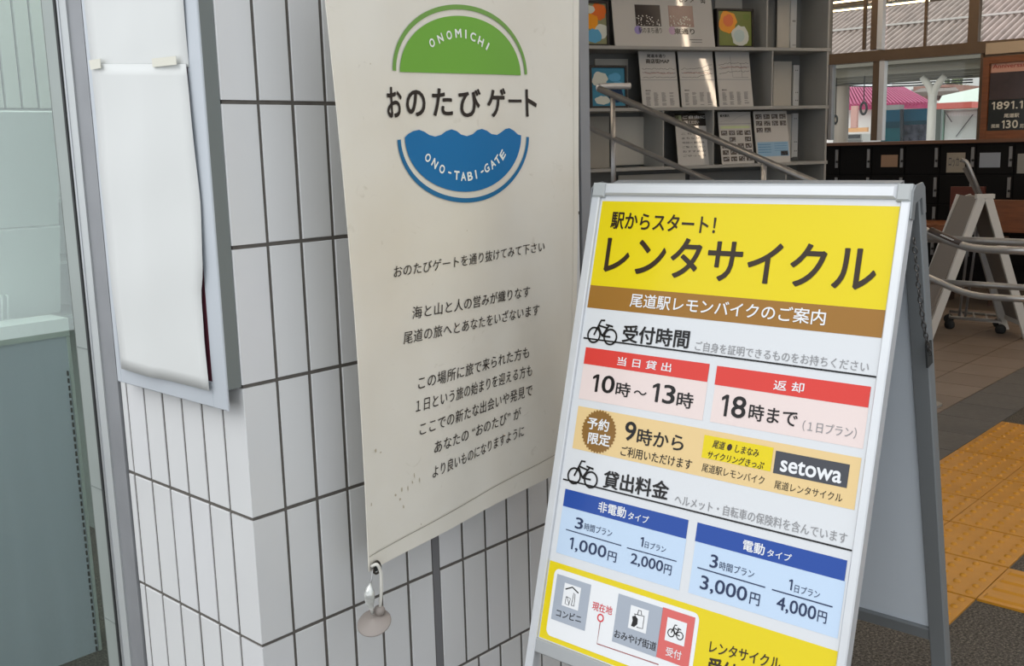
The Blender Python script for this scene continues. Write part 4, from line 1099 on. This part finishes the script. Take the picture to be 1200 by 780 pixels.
wbar(972,975.5,70,164,alu_d)
wbar(925,972,-60,164,mat('window_side_wall',(120,116,108),0.7),nm='side_panel')
wg = bpy.data.materials.new('clear_window_glass'); wg.use_nodes = True
nt = wg.node_tree; nt.nodes.clear(); out = nt.nodes.new('ShaderNodeOutputMaterial'); mx = nt.nodes.new('ShaderNodeMixShader'); mx.inputs[0].default_value = 0.015
tr = nt.nodes.new('ShaderNodeBsdfTransparent'); tr.inputs[0].default_value = (0.93,0.95,0.94,1); gs = nt.nodes.new('ShaderNodeBsdfGlossy'); gs.inputs['Roughness'].default_value = .02
nt.links.new(tr.outputs[0], mx.inputs[1]); nt.links.new(gs.outputs[0], mx.inputs[2]); nt.links.new(mx.outputs[0], out.inputs[0])
zg0, zg1 = zc+.01, 3.4
for xa, xb in ((972,1022),(1036,1147)):
    ya = X_(xa,110,WXp).y; yb = X_(xb,110,WXp).y
    MB().box((WXp+.02,yb,zg0),(WXp+.026,ya,zg1)).build('glass_pane', wg, wn)
# poster frame on the right
po = thing('anniversary_poster', 'orange-brown framed station anniversary poster right of the windows', 'poster', (WXp-.06,1.2,zc))
PP = Plane((WXp-0.05,0,0), (0,-1,0), (0,0,-1))
def ppb(x0,x1,y0,y1,m,o0,o1,nm,bev=0.002,yr=None):
    a0,_ = PP.at(x0,110); a1,_ = PP.at(x1,110); b0 = PP.at(1170,y0)[1]; b1 = PP.at(1170,y1)[1]
    return MB().pbox(PP,a0,a1,b0,b1,o0,o1,bev).build(nm,m,po)
ppb(1152,1290,66,164,wood,-.03,-.005,'back_board'); ppb(1151,1158.5,66,164,wood,-.005,.02,'frame_side'); ppb(1158.5,1290,66,74,wood,-.005,.02,'frame_top'); ppb(1158.5,1290,153,164,wood,-.005,.02,'frame_bottom')
ppb(1160,1290,74,85,mat('poster_band',(196,150,132),0.4),-.005,.002,'heading_band'); ppb(1159,1290,85,117,mat('poster_photo_dark',(62,48,46),0.25,noise=.5,scale=3),-.005,.002,'photo_area'); ppb(1159,1290,117,153,mat('poster_black',(22,24,16),0.25),-.005,.002,'black_area')
cw = mat('poster_cream_text',(206,202,188),0.4)
def pt(body, x0, x1, y0, y1, m=cw, bold=.02):
    a0,b0 = PP.at(x0,(y0+y1)/2); a1,b1 = PP.at(x1,(y0+y1)/2); vs, fs = glyphs(body,bold); h = abs(PP.at(x0,y1)[1]-PP.at(x0,y0)[1])
    me = bpy.data.meshes.new('text_line'); me.from_pydata([PP.P(a0+(a1-a0)*x, b0+(y-.5)*h, .003+z) for x,y,z in vs],[],fs); link('text_line', me, m, po)
pt('1891.11.3',1162.5,1217,119.5,128.5); pt('尾道駅',1176.5,1194.5,133,138,bold=.02); pt('130',1174,1193,141,150.5); pt('開業',1162,1171.5,145.5,150,bold=.01); pt('周年',1195,1205,145,150,bold=.01)
pt('Anniversary',1163.5,1206,75.5,82,mat('poster_red_text',(150,52,40),0.4),.015)
tag(ppb(1152,1290,49.5,63,mat('cream_fascia',(178,160,136),0.5),-.03,.0,'fascia_panel'), None)
# walls, ceiling of the concourse
tag(MB().box((WXp+.001,YA,zc+.002),(WXp+.08,X_(1151,100,WXp).y,X_(1170,49,WXp).z)).build('wall_back', mat('back_wall_panel',(150,128,104),0.6)), 'brown rear wall of the concourse right of the windows', kind='structure')
tag(MB().box((3.6,-5.1,0),(9.2,-5.0,3.6)).build('wall_far_right', mat('concourse_wall',(160,156,148),0.8)), 'plain wall added out of frame on the right to block sky light', kind='structure')  # unseen wall, added to keep sky light off the right-hand faces
tag(MB().box((1.2,YA,3.6),(9.25,7.0,3.75)).build('ceiling_hall', mat('hall_ceiling',(150,140,126),0.8)), 'ceiling over the station concourse', kind='structure')
tag(MB().box((1.1,6.9,0),(9.2,7.0,3.6)).build('wall_far_left', mat('concourse_wall',(160,156,148),0.8)), 'side wall of the concourse behind the shelving', kind='structure')
tag(MB().box((1.12,0.3,2.6),(1.2,6.9,3.6)).build('wall_over_shop', mat('concourse_wall',(160,156,148),0.8)), 'upper wall above the small glazed room', kind='structure')

hall_lamp = mat('hall_lamp', (255,230,200), 0.5, emit=24.0)
for X0, ya, yb, l_ in ((6.08,-4.6,1.4,'long warm ceiling strip light over the handrail'),(3.9,-4.6,1.4,'unseen warm strip light added to brighten the concourse nearest the entrance'),(8.2,-4.6,4.0,'unseen warm strip light added to brighten the lockers'),(3.6,2.2,5.5,'unseen warm strip light added to brighten the shelving')):  # the handrail lamp shows in reflections; the others are added to brighten the hall
    s_ = thing('strip_light', l_, 'light', (X0,(ya+yb)/2,3.45))
    MB().box((-.05,ya,3.43),(.05,yb,3.597)).build('housing', alu_l, s_); MB().box((-.024,ya+.02,3.40),(.024,yb-.02,3.43)).build('tube', hall_lamp, s_)
    for o_ in s_.children: o_.data.transform(Matrix.Translation((X0,0,0)) @ Matrix.Rotation(math.radians(8.0 if X0 == 6.08 else 0), 4, 'Z'))

# ---------------------------------------------------------------- bench
bn = thing('wooden_bench', 'orange-brown wooden bench with high back in front of the lockers', 'bench', (8.2,1.0,0))
Bp = Plane((8.3,0,0),(0,-1,0),(0,0,-1))
def bpx(x0,x1,y0,y1,o0,o1,nm,m=wood):
    a0,_=Bp.at(x0,(y0+y1)/2); a1,_=Bp.at(x1,(y0+y1)/2); b0=Bp.at((x0+x1)/2,y0)[1]; b1=Bp.at((x0+x1)/2,y1)[1]
    return MB().pbox(Bp,a0,a1,b0,b1,o0,o1,.004).build(nm,m,bn)
bpx(1158,1300,235,274,-.04,0,'backrest'); bpx(1060,1150,258,270,0,.45,'seat'); bpx(1158,1300,282,289,-.04,.5,'seat')
bpx(1110,1150,219,258,-.1,-.06,'end_panel',mat('dark_red_wood',(84,36,22),0.5))
for x_ in (1078,1120,1180):
    a0,_=Bp.at(x_,280); MB().box((8.0,-a0-.03,0),(8.25,-a0+.03,-Bp.at(x_,276)[1])).build('leg', mat('dark_wood',(62,44,34),0.5), bn)

# ---------------------------------------------------------------- second A-frame stand and cart
af = thing('folding_stand', 'pale grey A-shaped folding stand seen edge-on behind the handrail', 'stand', (6.42,0.92,0))
apx = X_(1154,232,6.42)
lf = Vector((6.19,1.175,0)); rf = Vector((6.60,0.64,0))
stand_w = mat('stand_white', (196,196,192), 0.5); stand_g = mat('stand_grey', (126,118,110), 0.6)
dirn = Vector((rf.x-lf.x, rf.y-lf.y, 0)).normalized(); side = Vector((-dirn.y, dirn.x, 0))
if side.dot(CAM-apx) > 0: side = -side        # away from the viewer
dep = 0.42
for sgn, ft in ((-1,lf),(1,rf)):
    top = apx + dirn*(0.022*sgn)
    nm = 'leg'
    for k, m_ in ((0,stand_w),(1,stand_w)):
        o_ = side*(dep*k)
        MB().beam(ft+o_, top+o_, 0.03, 0.052, up=dirn).build('leg', m_, af)
    vs = [ft+Vector((0,0,.12))+side*.02, top+side*.02, top+side*(dep-.02), ft+Vector((0,0,.12))+side*(dep-.02)]
    a_ = (top-ft).normalized(); nn = a_.cross(side).normalized()*0.012
    mb = MB(); mb.add([v+nn for v in vs]+[v-nn for v in vs], [(0,1,2,3),(7,6,5,4),(0,4,5,1),(1,5,6,2),(2,6,7,3),(3,7,4,0)]); mb.build('side_panel', stand_g, af)
MB().beam(apx-dirn*.06+Vector((0,0,.012)), apx+dirn*.06+Vector((0,0,.012)), 0.04, 0.03).build('top_cap', stand_w, af)
MB().beam(lf+side*.0+Vector((0,0,.1)), lf+side*dep+Vector((0,0,.1)), .03,.03).build('foot_bar', stand_w, af)
MB().beam(rf+side*.0+Vector((0,0,.1)), rf+side*dep+Vector((0,0,.1)), .03,.03).build('foot_bar', stand_w, af)
ct2 = thing('hand_cart', 'small folding hand cart with raised handle behind the A-shaped stand', 'cart', (7.0,1.15,0))
def cz(x,y,X): return X_(x,y,X)
cX = 7.0
f1 = Vector((6.93,1.30,0.07)); 
cA, cB = X_(1113,376,6.75), X_(1173,378,6.75)
cA.z = cB.z = 0.09; bk_ = Vector((0.26,0.10,0))
MB().tube([cA,cB,cB+bk_,cA+bk_], 0.012, 8, closed=True).build('base_frame', steel, ct2)
mb = MB(); 
for k in range(1,4): mb.tube([cA.lerp(cB,k/4),cA.lerp(cB,k/4)+bk_], .007, 6)
mb.build('base_bars', steel, ct2)
for p in (cA,cB,cA+bk_,cB+bk_):
    MB().lathe(p+Vector((-.012,0,-.055)), (1,0,0), [(0,.0001),(0,.035),(.024,.035),(.024,.0001)], 16).build('wheel', black, ct2)
for dx in (0, 10):
    q0 = X_(1124+dx*.7,372,6.8); q0.z = .09; q1 = X_(1141+dx,232,6.8)
    MB().tube([q0,q1], .010, 8).build('upright', steel, ct2)
h = [X_(1151,232,6.8), X_(1133,189,6.8), X_(1127,187.5,6.8)]
MB().tube(arc_fillet(h,.03,4), .014, 8).build('handle', steel, ct2)
MB().beam(X_(1147,228,6.82), X_(1131,196,6.82), .02, .035).build('handle_grip', mat('dark_grip',(96,90,84),.5), ct2)

# ---------------------------------------------------------------- outside beyond the windows
GY0, GY1 = -8, 26
tag(MB().box((9.6,-12,-0.3),(90,60,-0.1)).build('floor_outside', mat('pale_platform',(176,172,164),0.8)), 'pale platform ground beyond the windows', kind='structure')
def OP(X): return Plane((X,0,0),(0,-1,0),(0,0,-1))
def obx(pl, x0,x1,y0,y1,o0,o1,nm,m,par=None,yr=None):
    yr = (y0+y1)/2; a0,_=pl.at(x0,yr); a1,_=pl.at(x1,yr); xm=(x0+x1)/2; b0=pl.at(xm,y0)[1]; b1=pl.at(xm,y1)[1]
    if nm in ('wall','body'): b1 = 0.1
    return MB().pbox(pl,a0,a1,b0,b1,o0,o1).build(nm,m,par)
# wooden soffit with strip lights
sf = tag(MB().box((9.22,-2,2.98),(11.9,9,3.06)).build('ceiling_eaves', mat('eaves_wood',(118,84,50),0.6,noise=.15,scale=5)), 'wooden eaves soffit over the platform outside the windows', kind='structure')
warm = mat('warm_strip', (255,226,170), 0.5, emit=9.0)
for n_, (X0, l_) in enumerate(((10.75,'nearer linear warm strip light under the wooden eaves'),(11.5,'farther linear warm strip light under the wooden eaves'))):
    s_ = thing('strip_light', l_, 'light', (X0,4,2.98)); MB().box((X0-.05,3.3,2.955),(X0+.05,8,2.98)).build('housing', alu_l, s_); MB().box((X0-.03,3.32,2.945),(X0+.03,7.98,2.955)).build('tube', warm, s_)
# corrugated canopy roof
cr_ = thing('platform_roof', 'long corrugated canopy roof of the opposite platform', 'roof', (14,3,2.4))
ev = X_(1060,61,14.0); za = ev.z; rise = math.tan(math.radians(21)); W_ = 3.6
cor = mat('weathered_corrugated', (166,150,141), 0.7, noise=.22, scale=3, stretch=(1,6,1))
ncor = 118; yy0, yy1 = -1.5, 10.5; light_ = MB(); shade_ = MB(); per = (yy1-yy0)/ncor
prof = [(0,-.04),(.22,-.04),(.42,.03),(.5,.045),(.72,.045),(.8,.03),(1.0,-.04)]
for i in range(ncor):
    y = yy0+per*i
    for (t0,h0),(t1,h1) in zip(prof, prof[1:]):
        (shade_ if h0 == h1 == -.04 else light_).add([(14,y+per*t0,za+h0),(14+W_,y+per*t0,za+h0+rise*W_),(14+W_,y+per*t1,za+h1+rise*W_),(14,y+per*t1,za+h1)], [(0,1,2,3)])
light_.build('corrugated_sheet', cor, cr_); shade_.build('valley_shade', mat('valley_shade',(62,50,46),.9), cr_)  # dark valley faces: shade between the ridges put into the colour
for q in (1.2,2.6): MB().beam((14+q,yy0,za+rise*q+.06),(14+q,yy1,za+rise*q+.06),.05,.03).build('cross_strip', mat('roof_strip',(196,190,184),.6), cr_)
MB().box((13.94,yy0,za-.09),(14.05,yy1,za-.03)).build('gutter', mat('roof_gutter',(206,202,196),.5), cr_)
MB().box((13.95,yy0,za-.16),(17.2,yy1,za-.10)).build('soffit_board', mat('canopy_under',(120,116,106),.7), cr_)
for q in range(4): MB().beam((14.2+q*.8,yy0,za-.22),(14.2+q*.8,yy1,za-.22),.10,.12).build('purlin', mat('canopy_beam',(146,142,130),.7), cr_)
colm = mat('cream_column',(206,204,196),.5)
cp = X_(1090.5,165,14.3); 
MB().tube([(14.3,cp.y,-.1),(14.3,cp.y,za-.60)], .060, 14).build('column', colm, cr_)
for s_ in (-1,1): MB().tube(arc_fillet([(14.3,cp.y,za-.72),(14.3,cp.y+s_*.03,za-.5),(14.3,cp.y+s_*.16,za-.35)],.2), [.06]+[.05]*7+[.045], 10).build('column_arm', colm, cr_)
c2p = X_(985,165,14.3)
MB().tube([(14.3,c2p.y,-.1),(14.3,c2p.y,za-.4)], .11, 14).build('column', mat('taupe_column',(150,140,130),.6), cr_)
# utility cables
cb = MB()
for yy in (92,97,100): cb.tube([X_(x,yy+(x-975)*-.012+2*math.sin((x-975)/40),16) for x in range(960,1160,20)], .012, 6)
tag(cb.build('overhead_cables', mat('dark_cable',(40,38,40),.6)), 'dark overhead cables running below the platform canopy', 'cables')
# blue billboard
bbp = OP(17.0)
bb = thing('blue_billboard', 'blue billboard with a sea and harbour town picture across the tracks', 'billboard', (17,6,-.1))
obx(bbp,1033,1087.5,128,150,-.05,0,'sky_area',mat('bb_sky',(30,112,146),.5,spec=.1),bb)
obx(bbp,1033,1087.5,142,152,-.04,.01,'sea_area',mat('bb_sea',(24,84,104),.5,spec=.1,noise=.3,scale=2),bb)
obx(bbp,1056,1087.5,146,168,-.03,.02,'town_area',mat('bb_town',(84,88,104),.5,spec=.1,noise=.7,scale=9),bb); obx(bbp,1033,1058,150,168,-.03,.02,'sea_area',mat('bb_sea2',(28,116,130),.5,spec=.1,noise=.2,scale=3),bb)
MB().beam(X_(1057,128,16.9),X_(1057,168,16.9),.05,.05,up=(0,1,0)).build('support', mat('dark_post',(40,50,60),.5), bb)
obx(bbp,1087.5,1102,128,168,-.1,-.02,'side_board',mat('grey_board',(128,140,134),.6),bb)
# pink tiled house
pk_ = thing('pink_roof_house', 'low white house with pink tiled roof across the tracks', 'house', (30,14,-.1))
hp_ = OP(26.0); pinkm = mat('pink_roof_tiles',(188,62,112),.6,noise=.15,scale=6)
def roof_poly(pts, X0, X1, m, par, nm):
    vs = [X_(*p, X0+(X1-X0)*f) for p, f in pts]; n=len(vs)
    mb = MB(); mb.add(vs+[v+Vector((0.05,0,-.12)) for v in vs], [tuple(range(n)), tuple(range(2*n-1,n-1,-1))]+[(i,i+n,(i+1)%n+n,(i+1)%n) for i in range(n)])
    return mb.build(nm,m,par)
roof_poly([((968,124),0),((968,102),1),((1058,103),1),((1091,121),0)], 26, 29, pinkm, pk_, 'roof')
mb = MB()
for k in range(30):
    t = k/29; a = X_(968+(1091-968)*t, 124-3*t, 25.97); b = X_(968+(1058-968)*t, 102+t, 28.97); mb.beam(a,b,.05,.07)
mb.build('tile_ridges', mat('pink_ridges',(166,48,96),.6), pk_)
obx(hp_,960,1095,121,176,-3,-.3,'wall',mat('white_house_wall',(222,218,214),.8),pk_)
obx(OP(25.6),997,1004,124,150,-.1,0,'post',mat('pinkish_post',(196,150,140),.7),pk_); obx(OP(25.6),968,1016,150,155,-.1,0,'orange_band',mat('orange_band',(214,160,110),.7),pk_)
obx(OP(25.5),1034,1054,123,130,-.3,0,'grey_box',mat('grey_unit',(120,120,116),.7),pk_)
vn = thing('parked_van', 'small white van parked beyond the left window', 'van', (20,9,-.1))
vp = OP(19.0)
obx(vp,989.5,1010,157,168,-1.2,0,'body',mat('van_white',(206,204,198),.4),vn); obx(vp,991.5,1008,158,162,-.02,.02,'windscreen',mat('van_glass',(56,54,54),.2),vn); obx(vp,990,1010,164,168,-.03,.04,'bumper',mat('van_bumper',(150,148,144),.5),vn)
# white building with red canopy, roofs behind
wb = thing('white_kiosk_building', 'white building with a red awning and rolled shutter across the tracks', 'building', (20,6,-.1))
kp = OP(21.0)
obx(kp,1100,1152,128,172,-2,0,'wall',mat('kiosk_wall',(214,222,218),.7),wb)
obx(kp,1098,1149,120.5,127.5,-.1,.5,'awning',mat('red_awning',(216,108,96),.6),wb)
obx(kp,1108,1147,131,170,0,.05,'shutter',mat('shutter_white',(222,226,222),.5),wb)
obx(kp,1103,1107,129,170,0,.1,'door_post',mat('green_post',(150,190,170),.6),wb); obx(kp,1146,1148.5,127,170,0,.08,'door_post',mat('dark_post2',(70,66,66),.6),wb)
mb = MB()
for k in range(12):
    x_=1113+k*3; 
    a0,b0=kp.at(x_,133); mb.pbox(kp,a0,a0+.035,b0,b0+.05,.05,.06)
mb.build('scallop_trim', mat('trim_white2',(240,240,240),.6), wb)
strokes(kp,[[kp.at(1108,129),kp.at(1117,143)],[kp.at(1142,134),kp.at(1128,152)],[kp.at(1128,152),kp.at(1122,160)]],.02,mat('cable_grey',(110,110,112),.6),wb,.08,'hanging_cable')
roof_poly([((1096,127),0),((1104,112),1),((1150,102),1),((1150,120),0)], 21.5, 24, mat('pale_green_roof',(208,218,204),.6), wb, 'roof')
br = thing('brick_fronted_house', 'house with reddish brown slatted front behind the white column', 'house', (30,12,-.1))
b2 = OP(31.0)
obx(b2,1070,1116,100,124,-3,0,'wall',mat('brick_red',(150,110,96),.8,noise=.25,scale=3),br)
for k in range(8):
    o = obx(b2,1096+k*2.3,1097.2+k*2.3,102,116,0,.1,'slat',mat('slat_brown',(120,84,70),.7),br)
roof_poly([((1068,108),0),((1088,100),1),((1118,100),1),((1124,106),0)], 29.5, 32, mat('brown_roof',(120,108,98),.7,noise=.2,scale=3), br, 'roof')
wh2 = thing('white_block', 'pale tall block behind the pink roofed house', 'building', (45,22,-.1))
obx(OP(40.0),1044,1120,89,175,-6,0,'wall',mat('pale_block',(214,212,208),.8),wh2); obx(OP(39.9),1068,1086,104,112,-.1,0,'window',mat('far_window',(120,122,124),.5),wh2)
gh = thing('grey_roof_house', 'far house with large grey tiled roof under green trees', 'house', (50,18,-.1))
roof_poly([((1114,113),0),((1126,94),1),((1152,92),1),((1152,110),0)], 44, 49, mat('grey_tiles',(140,146,138),.8,noise=.15,scale=2), gh, 'roof')
obx(OP(45.0),1112,1156,108,175,-5,0,'wall',mat('far_wall',(206,210,200),.8),gh)
tr_ = thing('far_tree', 'dark green tree between the pale block and grey roof', 'tree', (38,18,-.1))
rr = random.Random(9); mb = MB()
c0 = X_(1117,98,38)
for k in range(140):
    p = c0+Vector((rr.gauss(0,.25),rr.gauss(0,.30),rr.gauss(-.1,.33))); s_ = rr.uniform(.06,.14); d1 = Vector((rr.uniform(-1,1),rr.uniform(-1,1),rr.uniform(-1,1))).normalized()*s_; d2 = Vector((rr.uniform(-1,1),rr.uniform(-1,1),rr.uniform(-1,1))).normalized()*s_
    mb.add([p-d1,p+d2,p+d1,p-d2],[(0,1,2,3)])
mb.build('foliage', mat('leaf_green',(112,124,84),.8), tr_)
MB().tube([(c0.x,c0.y,-.1),(c0.x,c0.y,c0.z)], [.16,.06], 8).build('trunk', mat('bark',(90,76,60),.8), tr_)
# cable coils on the near column
for q,(x_,y_,r_,l_) in enumerate(((1012,127,.085,'larger black cable coil hung by the window mullion'),(979,140,.06,'smaller black cable coil at the left window edge'))):
    c0 = X_(x_,y_,14.2); o = MB().tube([c0+Vector((0,0,r_)),(c0.x,c0.y,za-.16)],.008,6).tube([c0+Vector((0,r_*.55*math.cos(t),r_*math.sin(t))) for t in [2*math.pi*k/18 for k in range(18)]], .018, 6, closed=True).build('cable_coil', black)
    tag(o, l_, 'cable coil')
